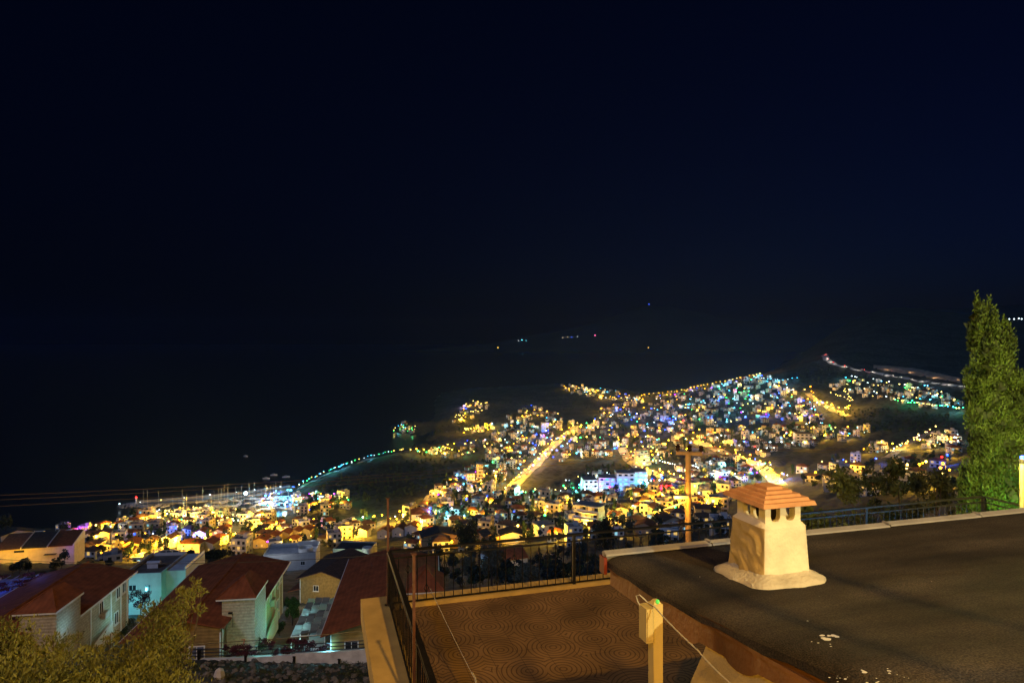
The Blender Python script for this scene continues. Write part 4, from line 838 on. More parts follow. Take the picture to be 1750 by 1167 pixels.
# ------------------------------------------------------------------ roads draped on the land
def road(name,pix,wd,m,lift=.35,minD=100,n=60):
    pts=[hit(px,py,minD) for px,py in pix]; ln=[0]
    for a,b in zip(pts[:-1],pts[1:]): ln.append(ln[-1]+(b-a).length)
    s=MB(); vs=[]; line=[]
    for i in range(n+1):
        t=ln[-1]*i/n; k=max(j for j in range(len(ln)) if ln[j]<=t+1e-6); k=min(k,len(pts)-2); f=(t-ln[k])/max(1e-6,ln[k+1]-ln[k]); p=pts[k].lerp(pts[k+1],f); line.append(p)
    for i,p in enumerate(line):
        d=line[min(i+1,n)]-line[max(i-1,0)]; nr=Vector((-d.y,d.x,0)).normalized()
        for u in (-1,-.33,.33,1):
            q=p+nr*wd/2*u; vs.append((q.x,q.y,max(ground(q.x,q.y),.2)+lift))
    s.add(vs,[(i*4+k,i*4+k+1,(i+1)*4+k+1,(i+1)*4+k) for i in range(n) for k in range(3)])
    o=s.build(name,m); setp(o,kind='structure'); return line
RM=mat('worn_asphalt',(.3,.28,.25),.85,.2,.2)
ROADS={}
MAIN=road('main_road',[(866,842),(880,828),(905,805),(925,785),(940,768),(960,748),(985,728)],11,RM)
R2=road('upper_road',[(1062,765),(1075,785),(1092,800),(1112,808),(1140,816),(1165,824)],10,RM)
R3=road('junction_road',[(1185,752),(1215,764),(1245,778),(1275,786),(1300,798),(1320,815),(1332,830)],10,RM)
R4=road('hill_lane',[(1380,672),(1405,690),(1425,702),(1450,712)],9,RM,minD=300)
R5=road('valley_road',[(1515,782),(1540,768),(1565,752),(1598,736)],8,RM,minD=200)
HW=road('highway',[(1408,606),(1412,614),(1424,622),(1450,628),(1490,636),(1540,645),(1590,653),(1650,661)],11,mat('pale_concrete_road',(.32,.31,.3),.9,.15,.1),minD=500)
QR=road('shore_road',[(512,835),(545,817),(585,801),(625,786),(660,778),(690,772),(720,770)],6,RM,minD=400)
R6=road('old_town_street',[(735,845),(722,862),(738,875),(760,880)],6,RM,minD=250)
R7=road('quarter_street',[(100,930),(160,925),(230,915),(300,905),(380,902)],6,RM,minD=150)
# cut rock face above the highway
s=MB(); vs=[]; cut=[(1492,630,624),(1520,634,625),(1560,641,629),(1600,647,637),(1640,654,646)]
b=[hit(px,pb,500) for px,pb,pt in cut]; t=[hit(px,pt,500) for px,pb,pt in cut]
for i in range(len(cut)):
    for k in range(9):
        f=k/8; q=b[i].lerp(t[i],f); q.z+=2.2*math.sin(f*math.pi)+random.uniform(-.8,.8); q.y-=1.5; vs.append(tuple(q))
s.add(vs,[(i*9+k,(i+1)*9+k,(i+1)*9+k+1,i*9+k+1) for i in range(len(cut)-1) for k in range(8)])
setp(s.build('rock_cutting',mat('ochre_rock',(.42,.28,.17),.95,.4,.12,bump=.8,bscale=.5)),kind='structure')
for j in range(2,60,3): q=HW[j]; lamp('highway_fill',(q.x,q.y-3,q.z+2.5),2100,(1,.9,.75) if j>12 else (1,.1,.05),.4)  # added point lights, belonging to no car, that brighten the highway
for px in (1510,1550,1590,1630): q=hit(px,632+(px-1510)*.16,500); lamp('cutting_light',(q.x,q.y-9,q.z+3),1500,(1,.7,.4),.5)
# ------------------------------------------------------------------ distant houses
def far_house_mesh(k):
    rnd=random.Random(k*17+3); w,d=rnd.uniform(6.5,10.5),rnd.uniform(7,9); fl=(2,3,2,1,2,2,2,3,2,2)[k%10]; fl0=fl; h=2.8*fl; s=MB()
    s.box((0,0,h/2-2),(w,d,h+4),0)
    if k%2==0:                                             # hipped tile roof
        c=[(-w/2-.5,-d/2-.5,h),(w/2+.5,-d/2-.5,h),(w/2+.5,d/2+.5,h),(-w/2-.5,d/2+.5,h)]; q=min(w,d)*.42; a,b=(-w/2+q,0,h+1.9),(w/2-q,0,h+1.9)
        s.add(c+[a,b],[(0,1,5,4),(1,2,5),(2,3,4,5),(3,0,4),(3,2,1,0)],1)
    else:
        s.box((0,0,h+.05),(w-.4,d-.4,.1),2)
        for cx,cy,sx,sy in ((0,-d/2+.1,w,.2),(0,d/2-.1,w,.2),(-w/2+.1,0,.2,d-.4),(w/2-.1,0,.2,d-.4)): s.box((cx,cy,h+.4),(sx,sy,.8),0)
        s.box((w*.2,d*.2,h+1.1),(2.6,3,2.2),0); s.box((-w*.2,0,h+.75),(1.8,.9,1.3),2)
    if fl>1: 
        for f in range(1,fl): s.box((0,-d/2-.6,2.8*f),(w*.8,1.2,.16),0); s.box((0,-d/2-1.15,2.8*f+.5),(w*.8,.06,.8),0)
    for f in range(fl):
        for i in range(3):
            x=-w/2+w*(i+.5)/3; lit=rnd.random(); mi=4 if lit<.17 else (5 if lit<.24 else 3)
            s.box((x,-d/2-.02,2.8*f+1.45),(1.5,.06,1.5 if i!=1 else 2.0),mi)
        for sx in (-1,1):
            for y in (-d*.22,d*.22): s.box((sx*(w/2+.02),y,2.8*f+1.6),(.06,1.2,1.2),3 if rnd.random()<.85 else 4)
    return s.mesh('far_house',[[WHITE,CREAM,WHITE,GREYW,WHITE][k%5],[REDROOF,BROWNROOF][k//2%2],FLATROOF,GLASS,WINW,WINC])
NPROT=16; FH=[far_house_mesh(k) for k in range(NPROT)]
LOOK=[f"{['white','cream','white','grey','white'][k%5]} {['two','three','two','one','two','two','two','three','two','two'][k%10]}-storey house with {'hipped '+['red','brown'][k//2%2]+' roof' if k%2==0 else 'flat roof'}" for k in range(NPROT)]
def inpoly(x,y,poly):
    c=False; j=len(poly)-1
    for i in range(len(poly)):
        xi,yi=poly[i]; xj,yj=poly[j]
        if (yi>y)!=(yj>y) and x<(xj-xi)*(y-yi)/(yj-yi)+xi: c=not c
        j=i
    return c
REG=[ # where, polygon, houses, trees, lamps, colours of lamps
 ('in the amber waterfront quarter',[(80,932),(110,908),(200,895),(300,888),(450,886),(560,897),(640,902),(640,925),(480,945),(300,950),(230,962),(130,957)],80,70,105,'amber*10 warm*4 violet blue white*2'),
 ('among the dense restaurant lights by the water',[(240,888),(300,872),(340,870),(450,880),(445,897),(330,904),(250,903)],16,14,150,'warm*9 amber*3 white*3 green'),
 ('on the marina quay',[(445,858),(500,834),(512,850),(505,876),(440,878)],12,3,60,'cyan*9 white*2 blue*2 amber*2'),
 ('below the wooded headland',[(500,858),(520,848),(590,852),(600,866),(560,884),(505,884)],14,16,34,'amber*5 warm*5 blue green cyan violet red'),
 ('on the far lit promontory',[(666,742),(690,725),(714,731),(712,738),(690,742)],7,6,26,'warm*4 green*2 cyan*2'),
 ('in the small hamlet above the coast',[(770,722),(795,690),(832,685),(834,700),(790,726)],14,6,36,'warm*6 amber*3 blue'),
 ('in the terrace row under the hamlet',[(785,736),(840,726),(852,738),(790,744)],8,4,30,'amber*6 warm*3 cyan'),
 ('along the coastal slope road',[(700,773),(780,760),(850,745),(862,764),(790,784),(700,780)],15,14,42,'warm*6 green*2 amber*3 blue'),
 ('on the slope beside the bright main road',[(850,742),(872,706),(900,692),(960,708),(985,730),(930,790),(870,842),(770,862),(735,850),(772,815),(822,790)],130,80,120,'amber*8 warm*3 white*2 cyan*3 blue*2 violet green'),
 ('in the heart of the hillside town',[(988,725),(1040,692),(1100,682),(1180,692),(1205,760),(1150,790),(1092,798),(1080,780),(1062,768),(1040,785),(962,788),(938,788)],120,70,140,'amber*10 warm*2 white*2 cyan*4 blue*3 green*2'),
 ('on the farthest ridge',[(950,657),(1000,661),(1100,677),(1092,690),(1020,681),(975,674)],36,8,56,'warm*8 amber*3 cyan white blue'),
 ('on the long ridge under the highway',[(1100,677),(1200,664),(1290,643),(1330,647),(1360,672),(1430,700),(1400,722),(1300,722),(1200,732),(1150,692)],140,60,165,'warm*3 amber*5 cyan*6 blue*4 white*2 green*2 violet'),
 ('on the upper dark slope',[(1205,736),(1400,726),(1490,737),(1480,750),(1400,758),(1310,780),(1250,772),(1195,757)],62,40,62,'amber*5 warm*2 white*3 cyan*4 blue*2 green red'),
 ('in the villa estate below the highway',[(1412,666),(1450,645),(1560,657),(1600,667),(1640,690),(1640,702),(1545,692),(1490,682)],46,24,64,'warm*7 cyan*3 white*2 green'),
 ('by the steep valley road',[(1470,778),(1500,758),(1535,770),(1560,747),(1640,750),(1640,776),(1565,768)],20,14,44,'warm*5 amber*4 white*3 cyan'),
 ('in the low quarter below the hotels',[(690,884),(770,858),(870,845),(960,853),(1130,845),(1240,835),(1240,888),(1100,898),(950,900),(800,902),(690,900)],110,90,78,'amber*8 warm*2 white*2 cyan*2 blue green'),
 ('around the junction under the dark slope',[(1150,802),(1240,785),(1330,800),(1350,826),(1240,834),(1165,836)],44,34,56,'amber*6 warm*2 white*3 cyan*3 blue*2 green violet'),
 ('around the blue-lit hotels',[(960,832),(1000,817),(1110,812),(1150,822),(1120,846),(980,852)],6,16,52,'blue*2 cyan*4 white*6 warm*4 red'),
 ('just beyond the terrace railing',[(690,905),(830,908),(1000,905),(1130,897),(1240,897),(1240,915),(1000,932),(900,934),(760,946),(700,940)],26,40,16,'amber*5 warm*3'),
 ('behind the loose trees by the railing',[(1345,812),(1440,786),(1530,790),(1640,780),(1640,842),(1400,850)],20,24,20,'amber*4 warm*3 blue red'),
]
def parse(c):
    o=[]
    for w in c.split():
        a,_,n=w.partition('*'); o+=[a]*int(n or 1)
    return o
HOUSES=[];LAMPS=[];TREES=[]
def sample(poly):
    x0,x1=min(p[0] for p in poly),max(p[0] for p in poly); y0,y1=min(p[1] for p in poly),max(p[1] for p in poly)
    for _ in range(200):
        x,y=random.uniform(x0,x1),random.uniform(y0,y1)
        if inpoly(x,y,poly): return x,y
DARK=[[(985,792),(1040,788),(1076,795),(1084,812),(1000,814)],[(1145,765),(1170,770),(1180,795),(1150,795)]]
ROADPTS=[(p.x,p.y) for L in (MAIN,R2,R3,R4,R5) for p in L]; RPA=np.array(ROADPTS)
for where,poly,nh,ntr,nl,cols in REG:
    cols=parse(cols)
    for _ in range(nh*3):
        if nh<=0: break
        x,y=sample(poly); p=hit(x,y,95)
        if p is None or p.z<.4 or p.y<235 or any(inpoly(x,y,d) for d in DARK): continue
        if any((p.x-a)**2+(p.y-b)**2<(r+5.5)**2 for a,b,r in TAKEN): continue
        if ((RPA-np.array([[p.x,p.y]]))**2).sum(1).min()<190: continue
        TAKEN.append((p.x,p.y,5.2)); HOUSES.append((p,where)); nh-=1
    for _ in range(int(ntr*2.2)):
        x,y=sample(poly); p=hit(x,y,95)
        if p is not None and p.z>.3 and ((RPA-np.array([[p.x,p.y]]))**2).sum(1).min()>90: TREES.append((p,where))
    for _ in range(nl):
        x,y=sample(poly); p=hit(x,y,95)
        if p is not None and not any(inpoly(x,y,d) for d in DARK): LAMPS.append((p,random.choice(cols),where))
def strung(pix,n,col,where,jit=1.5,minD=100):
    for i in range(n):
        t=i/(n-1)*(len(pix)-1); k=min(int(t),len(pix)-2); f=t-k; x=pix[k][0]*(1-f)+pix[k+1][0]*f; y=pix[k][1]*(1-f)+pix[k+1][1]*f
        p=hit(x+random.gauss(0,jit),y+random.gauss(0,jit*.5),minD)
        if p: LAMPS.append((p,random.choice(parse(col)),where))
strung([(512,835),(545,817),(585,801),(625,786),(660,778),(690,773)],30,'warm*3 green*2 white*2 cyan*2','along the shore road',1.2)
strung([(512,835),(560,810),(600,796)],12,'blue cyan*2 white','along the shore road',1.2)
strung([(866,842),(905,805),(940,768),(985,728)],26,'amber*6 warm*2','along the main road',3)
strung([(1062,765),(1092,800),(1140,816),(1165,824)],16,'amber*5 warm','along the curving amber road',3)
strung([(1132,797),(1150,802),(1190,806)],14,'white*4 warm','on the white-lit terrace edge',.6)
strung([(1185,752),(1245,778),(1300,798),(1332,830)],18,'amber*4 warm','along the junction road',4)
strung([(1375,668),(1405,690),(1440,706),(1452,700)],16,'amber*5 warm','along the hill lane',3)
strung([(1530,690),(1570,696),(1610,700),(1645,705)],22,'green*3 warm*3 cyan','along the green-lit estate edge',1.5)
strung([(1418,676),(1455,690),(1440,668)],14,'warm','in the villa estate below the highway',1.5)
strung([(1130,722),(1150,720),(1148,726)],6,'blue','in the heart of the hillside town',2)
strung([(1085,780),(1100,768),(1125,775),(1128,795),(1098,800)],22,'warm*3 white','around the stepped white hotel',3)
strung([(1100,677),(1160,670),(1200,662),(1250,652),(1300,641)],30,'warm*3 amber*3','on the long ridge under the highway',.8)
strung([(1288,648),(1300,650),(1330,655),(1360,650)],14,'cyan*3 white*2','on the long ridge under the highway',1.2)
strung([(1515,782),(1545,764),(1598,736)],12,'warm*2 white','by the steep valley road',1)
strung([(120,925),(128,945)],3,'violet','in the amber waterfront quarter',2)
strung([(990,838),(1040,836),(1090,834),(1110,838)],34,'white*3 cyan*2 blue','around the blue-lit hotels',2)
strung([(870,850),(905,852),(940,846),(990,843)],22,'green*2 white*3 warm*3 cyan','in the low quarter below the hotels',2)
strung([(620,896),(650,893),(680,897),(690,890)],12,'white*2 amber*3','in the low quarter below the hotels',3)
strung([(205,869),(300,860),(420,846),(480,838)],9,'white warm','on the marina quay',.5,400)
# objects: the houses that show largest, each on its own; the rest as one mass
HOUSES.sort(key=lambda h:h[0].y)
for i,(p,where) in enumerate(HOUSES[:262]):
    k=random.randrange(NPROT); o=link('town_house',FH[k],None,(p.x,p.y,p.z),random.uniform(-.6,.6)); lab=LOOK[k]+' '+where
    setp(o,lab,'house','houses: '+lab); sc=random.uniform(.75,1.0); o.scale=(sc,sc,sc*random.uniform(.85,1.1))
def mass(name,items,meshes):
    """many small copies welded into one object"""
    VV=[];FF=[];MI=[];mats=[];off=0;cache={}
    for me in meshes:
        v=np.empty(len(me.vertices)*3,np.float32); me.vertices.foreach_get('co',v); fs=[tuple(pl.vertices) for pl in me.polygons]; mi=[pl.material_index for pl in me.polygons]; cache[me.name]=(v.reshape(-1,3),fs,mi)
        for m in me.materials:
            if m not in mats: mats.append(m)
    for me,loc,rz,sc in items:
        v,fs,mi=cache[me.name]; c,s_=math.cos(rz),math.sin(rz); q=v*np.array(sc,np.float32); VV.append(np.stack([q[:,0]*c-q[:,1]*s_+loc[0],q[:,0]*s_+q[:,1]*c+loc[1],q[:,2]+loc[2]],1))
        FF+= [tuple(i+off for i in f) for f in fs]; MI+=[mats.index(me.materials[m]) for m in mi]; off+=len(v)
    me=bpy.data.meshes.new(name); me.from_pydata(np.concatenate(VV).tolist(),[],FF)
    for m in mats: me.materials.append(m)
    me.polygons.foreach_set('material_index',MI); me.update(); return setp(link(name,me),kind='stuff')
mass('distant_houses',[(random.choice(FH),p,random.uniform(-.6,.6),(s_,s_,s_)) for p,w in HOUSES[262:] for s_ in [random.uniform(.6,.88)]],FH)
# trees of the town and the slopes
TM=[leafm('town_leaves_olive',(.048,.062,.024)),leafm('town_leaves_green',(.03,.062,.026)),leafm('town_leaves_dark',(.016,.03,.03))]
def far_tree_mesh(k):
    rg=np.random.default_rng(k); h=(6,7,8,5,9,4.5)[k%6]; r=(2.4,2.8,2.2,2.6,1.1,2.2)[k%6]; bl=[]
    for i in range(9):
        t=rg.random(); th=rg.random()*6.28; q=r*.6*rg.random()**.5; bl.append(((q*math.cos(th),q*math.sin(th),h*(.42+.5*t)),(r*.5*(1-.3*t),r*.5*(1-.3*t),h*.16)))
    V,Fq=leaves(bl,300,.8,.7,.4,rng=rg); V2=[(-.15,-.15,-1),(.15,-.15,-1),(0,.2,-1),(-.05,-.05,h*.6),(.05,-.05,h*.6),(0,.06,h*.6)]
    me=bpy.data.meshes.new('far_tree'); o=len(V)
    me.from_pydata(V.tolist()+V2,[],Fq.tolist()+[(o,o+1,o+4,o+3),(o+1,o+2,o+5,o+4),(o+2,o,o+3,o+5)]); me.materials.append(TM[k%3]); me.materials.append(BARK)
    me.polygons.foreach_set('material_index',[0]*len(Fq)+[1]*3); return me
FT=[far_tree_mesh(k) for k in range(9)]
TL=['olive-green round tree','fresh green spreading tree','dark upright tree','olive-green broad tree','narrow green tree','low dark tree','olive-green tall tree','green rounded tree','dark shaggy tree']
for (px,py,sc,k,lab) in [(228,888,1.4,1,'tall tree at the water edge beside the first restaurant lights'),(250,886,1.1,2,'slim tree by the water behind the restaurant lights'),(622,893,1.5,1,'broad tree lit vivid green at the head of the bay'),(745,885,1.5,1,'bright green-lit trees next to the hall with the red hipped roof'),(760,883,1.3,7,'smaller green-lit tree beside the hall lawn'),(975,846,1.3,1,'tree lit vivid green near the first blue hotel'),(110,918,1.6,2,'dark tree rising against the sea by the amber lamp'),(10,915,2.2,2,'dark clump of tree tops against the sea at the shore end'),(195,950,1.2,2,'tall dark cypress between amber-lit houses'),(1020,925,1.3,2,'tall dark conifer standing beyond the railing')]:
    p=hit(px,py,95); o=link('tree',FT[k],None,p,random.random()*6); o.scale=(sc,sc,sc); setp(o,lab,'tree')
TREES.sort(key=lambda h:h[0].y)
for i,(p,where) in enumerate(TREES[:240]):
    k=random.randrange(9); o=link('tree',FT[k],None,p,random.random()*6); sc=random.uniform(.6,1.15); o.scale=(sc,sc,sc*random.uniform(.85,1.2)); lab=TL[k]+' '+where; setp(o,lab,'tree','trees: '+lab)
items=[(random.choice(FT),p,random.random()*6,(1,1,1)) for p,w in TREES[240:]]
WOODS=[([(520,850),(560,826),(600,812),(690,785),(780,788),(760,810),(735,840),(640,862),(560,862)],420),([(1420,700),(1540,700),(1640,712),(1640,735),(1500,740),(1450,725)],240),([(850,690),(940,668),(1060,690),(960,705)],130),([(1350,640),(1410,620),(1500,645),(1410,660)],90),([(720,750),(850,730),(780,700),(740,735)],90),([(1000,795),(1075,797),(1080,812),(1000,812)],60),([(1240,738),(1300,760),(1150,795),(1150,760)],60)]
for poly,n in WOODS:
    for _ in range(n):
        x,y=sample(poly); p=hit(x,y,95)
        if p is not None and p.z>1: sc=random.uniform(.35,.75); items.append((random.choice(FT[3:]),p,random.random()*6,(sc,sc,sc*.8)))
mass('hillside_wood',items,FT)
# nearer garden trees between the villas and the town
for (px,pyb,pyt,w,lm,lab) in [(840,1000,925,26,'silver','silvery olive tree filling the garden below the railing'),(800,995,948,18,'silver','lower silvery olive beside the cyan-lit garden gap'),(905,1010,965,34,'silver','wide pale olive in front of the white-gabled house'),(960,1000,962,34,'dark','dark bushy tree under the railing next to the thick post'),(1015,985,950,30,'dark','dark bushy tree by the roof corner'),(795,945,893,30,'black','large dark tree with amber light glinting through, before the ochre house'),(1040,965,885,26,'black','tall dark tree against the yellow hotel'),(1125,935,905,24,'black','dark tree behind the railing between lamp-lit houses'),(365,965,940,30,'black','black bushy tree behind the numbered villa ridge'),(325,965,942,20,'black','dark palm-like tree behind the numbered villa'),(280,962,944,30,'black','dark spreading tree above the cyan-lit house'),(500,1068,1018,14,'lime','bright green-lit shrub between the villa and the pergola'),(570,1020,1005,16,'dark','round dark shrub under the timber gable'),(700,1000,985,0,'dark','')]:
    if not w: continue
    p=hit(px,pyb,50); D=p.y; h=(pyb-pyt)/F*D; r=w/F*D*.75
    lmm={'silver':leafm('silver_olive_leaves',(.11,.12,.085),.4),'dark':leafm('dark_garden_leaves',(.03,.042,.018)),'black':leafm('blackish_leaves',(.018,.022,.012)),'lime':leafm('lime_leaves',(.08,.16,.03))}[lm]  # blackish leaf colour for the darkest garden trees
    bl=[((random.gauss(0,r*.38),random.gauss(0,r*.38),h*random.uniform(.35,.92)),(r*.33,r*.33,h*.14)) for _ in range(22)]
    tree('garden_tree',lab,tuple(p),h,bl,3600,max(.14,D*.0028),lmm,tr=.08*h/3)
for k in range(270):
    px=random.choice([random.uniform(745,1240),random.uniform(745,1240),random.uniform(-5,745)]); py=random.uniform(940,1012) if px>745 else random.uniform(952,985)
    p=hit(px,py,76)
    if p is None or p.y>260 or any((p.x-a)**2+(p.y-b)**2<(r+2)**2 for a,b,r in TAKEN): continue
    if 190<px<320 or 440<px<690: continue
    q=random.choice([0,2,5,8]); o=link('garden_tree',FT[q],None,p,random.random()*6); sc=random.uniform(.5,.95); o.scale=(sc,sc,sc*random.uniform(.7,1.0))
    lab=TL[q]+(' in the dark gardens below the terrace railing' if px>745 else ' in the dark gardens behind the villas'); setp(o,lab,'tree','trees: '+lab)
# ------------------------------------------------------------------ lamps of the town
def lamp_mesh(col,h=4.5,r=.42):
    s=MB(); s.tube([(0,0,-1),(0,0,h)],.06,5,0,.04); s.tube([(0,0,h),(0,-.7,h+.15)],.035,4,0); s.ball((0,-.7,h),r,1,6); return s.mesh('street_lamp',[DKMETAL,EM[col]])
LM={c:lamp_mesh(c) for c in EM}; NM={'amber':'amber','warm':'warm white','white':'cool white','cyan':'cyan','blue':'deep blue','green':'green','violet':'violet','red':'red'}
LAMPS.sort(key=lambda l:l[0].y); random.seed(5)
own=set(range(0,min(len(LAMPS),270)))
nlight=0; extra=[]
for i,(p,c,where) in enumerate(LAMPS):
    big=random.random()
    if i in own:
        o=link('street_lamp',LM[c],None,p,random.random()*6); lab=f'{NM[c]} lamp glowing {where}'; setp(o,lab,'lamp','lamps: '+lab); sc=random.uniform(.7,1.5)*(.55 if 'shore road' in where or 'promontory' in where else 1); o.scale=(sc,sc,sc)
    else:
        sc=random.uniform(.8,1.9)*(.5 if 'shore road' in where or 'promontory' in where else 1); extra.append((LM[c],(p.x,p.y,p.z),0,(sc*p.y/600,sc*p.y/600,1)))
    if i%3==0 or (c=='amber' and (i%3==1 or i%2==0)) or (c in('cyan','blue','green','violet') and i%2==0):
        lamp('lamp_light',(p.x,p.y-1.2,p.z+5),{'amber':17000,'warm':1700,'white':900,'cyan':6500,'blue':11000,'green':4500,'violet':5500,'red':3500}[c]*random.uniform(.5,1.4)*max(1,p.y/700)*(.3 if 'shore road' in where else .25 if 'quay' in where else (.07 if 'promontory' in where else 1)),LC[c],.3); nlight+=1
mass('distant_lights',extra,list(LM.values()))
for L,n_ in ((MAIN,12),(R2,9),(R3,9),(R4,7),(R6,5)):
    for i in range(n_):
        q=L[int((i+.5)*len(L)/n_)]; lamp('road_light',(q.x,q.y-1.5,q.z+7),9000*max(1,q.y/600),(1,.48,.03),.3)
print('houses',len(HOUSES),'trees',len(TREES),'lamps',len(LAMPS),'lights',nlight)
# bright flood lamps that stand out
for (px,py,h,c,r,pw,lab) in [(125,914,0,'amber',.45,3500,'brightest amber street lamp at the shore end of the quarter'),(420,844,9,'cyan',1.5,3500,'tall marina floodlight with dazzling blue-white head'),(935,708,5,'amber',.8,2500,'bright amber lamp standing alone at the crest of the slope'),(1168,724,4,'red',.6,800,'lone orange-red lamp on the dark ridge slope'),(1385,668,6,'amber',.8,3000,'bright amber lamp at the top of the hill lane'),(1622,826,5,'amber',.4,900,'amber lamp shining through the loose trees'),(692,941,4,'warm',.22,700,'warm wall lamp over the amber yard beyond the corner post'),(682,944,0,'warm',0,0,''),(718,940,4,'amber',.22,900,'amber wall lamp beside the ochre house yard'),(641,945,3,'white',.16,300,'white garden lamp by the pale block house'),(972,862,4,'amber',.35,900,'single orange lamp among dim roofs')]:
    if not r: continue
    p=hit(px,py,95) if py>845 or py<830 else hit(px,862,300)
    o=empty('flood_lamp',p,0,lab,'lamp'); hh=max(4,h)
    s=MB(); s.tube([(0,0,-.5),(0,0,hh)],.12,6,0,.07); s.build('pole',DKMETAL,o); s=MB(); s.ball((0,-.2,hh+r),r,0,8); s.build('lamp_globe',EM[c] if c!='cyan' else emat('floodlight_glow',(.45,.85,1),40),o)
    lamp('flood_light',(0,-1.2,hh+r),pw,LC[c],.4,o)
# lights far across the bay
EMC={'amber':(1,.5,.05),'warm':(1,.78,.34),'white':(.9,.97,1),'cyan':(.12,.75,1),'blue':(.03,.09,1),'red':(1,.1,.25)}
for (px,py,D,c,r,lab) in [(892,581,8990,'cyan',7,'cyan cluster of lights far across the bay'),(886,582,8985,'white',4,'pale light beside the far cyan cluster'),(899,582,8985,'cyan',4,'faint cyan light at the end of the far cluster'),(851,594,8900,'amber',8,'amber light on the far shore, lowest one'),(977,576,8990,'blue',7,'deep blue light on the far hillside'),(962,577,8985,'warm',4,'first small warm light of the far hillside row'),(970,576,8985,'warm',4,'second small warm light of the far hillside row'),(987,575,8985,'white',4,'small white light by the far deep blue one'),(1017,573,9200,'red',8,'pink-red light on the far hillside'),(1108,594,8900,'amber',7,'small amber light low across the bay'),(1109,520,11100,'blue',9,'blue beacon light on the far summit'),(1131,628,4200,'white',2,'tiny white light out on the bay')]:
    p=P(px,py,D); s=MB(); s.ball((0,0,0),r,0,6,.6); setp(s.build('distant_light',emat('far_'+c+'_glow',tuple(EMC[c]),7),loc=p),lab,'light')
for (px,py) in [(1725,547),(1733,547),(1741,546),(1746,547)]:
    p=hit(px,py,800); 
    if p: s=MB(); s.ball((0,0,4),2.2,0,6); setp(s.build('distant_light',EM['white'],loc=p),'white light in the short row high on the dark mountain','light','white lights on the mountain')
# ------------------------------------------------------------------ marina
QM=mat('quay_concrete',(.2,.2,.2),.9,.2,.3,bump=.3,bscale=1)
bp=[hit(px,py,400) for px,py in [(232,866),(300,861),(360,856),(420,849),(470,842),(500,838)]]
bk=empty('breakwater',(bp[0].x,bp[0].y,0),0,'long curved breakwater with concrete quay and heaped rocks at its tip','breakwater')
o=Vector((bp[0].x,bp[0].y,0)); s=MB()
q=[]
for i in range(41):
    t=i/40*(len(bp)-1); k=min(int(t),len(bp)-2); q.append(bp[k].lerp(bp[k+1],t-k)-o)
def ribbon(s,q,o0,o1,z0,z1):
    vs=[]
    for i,p in enumerate(q):
        d=q[min(i+1,len(q)-1)]-q[max(i-1,0)]; n=Vector((-d.y,d.x,0)).normalized(); a,b=p+n*o0,p+n*o1
        vs+=[(a.x,a.y,z0),(b.x,b.y,z0),(b.x,b.y,z1),(a.x,a.y,z1)]
    s.add(vs,[(i*4+k,i*4+(k+1)%4,(i+1)*4+(k+1)%4,(i+1)*4+k) for i in range(len(q)-1) for k in range(4)]+[(0,1,2,3)])
ribbon(s,q,-2,7,-3,1.8); s.build('quay',QM,bk); s=MB(); ribbon(s,q,7.005,9,-3,4.2); s.build('sea_wall',QM,bk)
s=MB()
def rock(s,x,y,z,r):
    n=6; vs=[]
    for k,(qq,zz) in enumerate(((.6,-.7),(1,-.1),(.85,.45),(.35,.8))):
        for j in range(n):
            th=6.283*j/n+k*.4; w=r*qq*random.uniform(.75,1.2); vs.append((x+w*math.cos(th),y+w*math.sin(th),z+r*zz))
    s.add(vs,[(a*n+j,a*n+(j+1)%n,(a+1)*n+(j+1)%n,(a+1)*n+j) for a in range(3) for j in range(n)]+[tuple(3*n+j for j in range(n))])
for i in range(330):
    if i<180:
        th,rr=random.uniform(0,6.28),15*random.random()**.5; rock(s,-3+rr*math.cos(th),4+rr*.7*math.sin(th),1.8*(1-rr/16)+.2,random.uniform(.6,1.2))
    else:
        p=random.choice(q); rock(s,p.x+random.uniform(-2,2),p.y+random.uniform(10,13),random.uniform(0,2.2),random.uniform(.6,1.2))
bo=s.build('boulder_mound',mat('breakwater_rock',(.36,.33,.29),.95,.3,.5,bump=.5,bscale=2),bk); bo['kind']='stuff'
lh=empty('lighthouse',(bp[0].x-2.5,bp[0].y+5,1.6),0,'small white lighthouse with red lantern at the breakwater tip','lighthouse')
s=MB(); s.lathe([(1.3,0),(1.25,.5),(.85,.6),(.7,5.2),(1.1,5.3),(1.1,5.5)],(0,0,0),12); s.build('tower',WHITE,lh); s=MB(); s.lathe([(.6,5.5),(.6,6.6)],(0,0,0),10); s.build('lantern',EM['red'],lh); s=MB(); s.lathe([(.8,6.6),(.1,7.3)],(0,0,0),10); s.build('lantern_cap',mat('red_paint',(.5,.03,.02),.5,.1,2),lh)
pier=[hit(px,py,400) for px,py in [(505,872),(470,868),(440,866)]]
s=MB(); o=pier[0].copy(); ribbon(s,[p-o for p in pier],-1.5,1.5,-2,1.0); s.build('pontoon',QM,loc=(o.x,o.y,0)); setp(bpy.data.objects['pontoon'],'short lit pontoon reaching out among the boats','pontoon')
HULL=mat('white_hull',(.7,.7,.7),.3,.05,1); HB=mat('navy_hull',(.03,.05,.12),.3,.1,1); MASTM=mat('bare_mast',(.45,.45,.45),.4,.1,1,metal=.5)
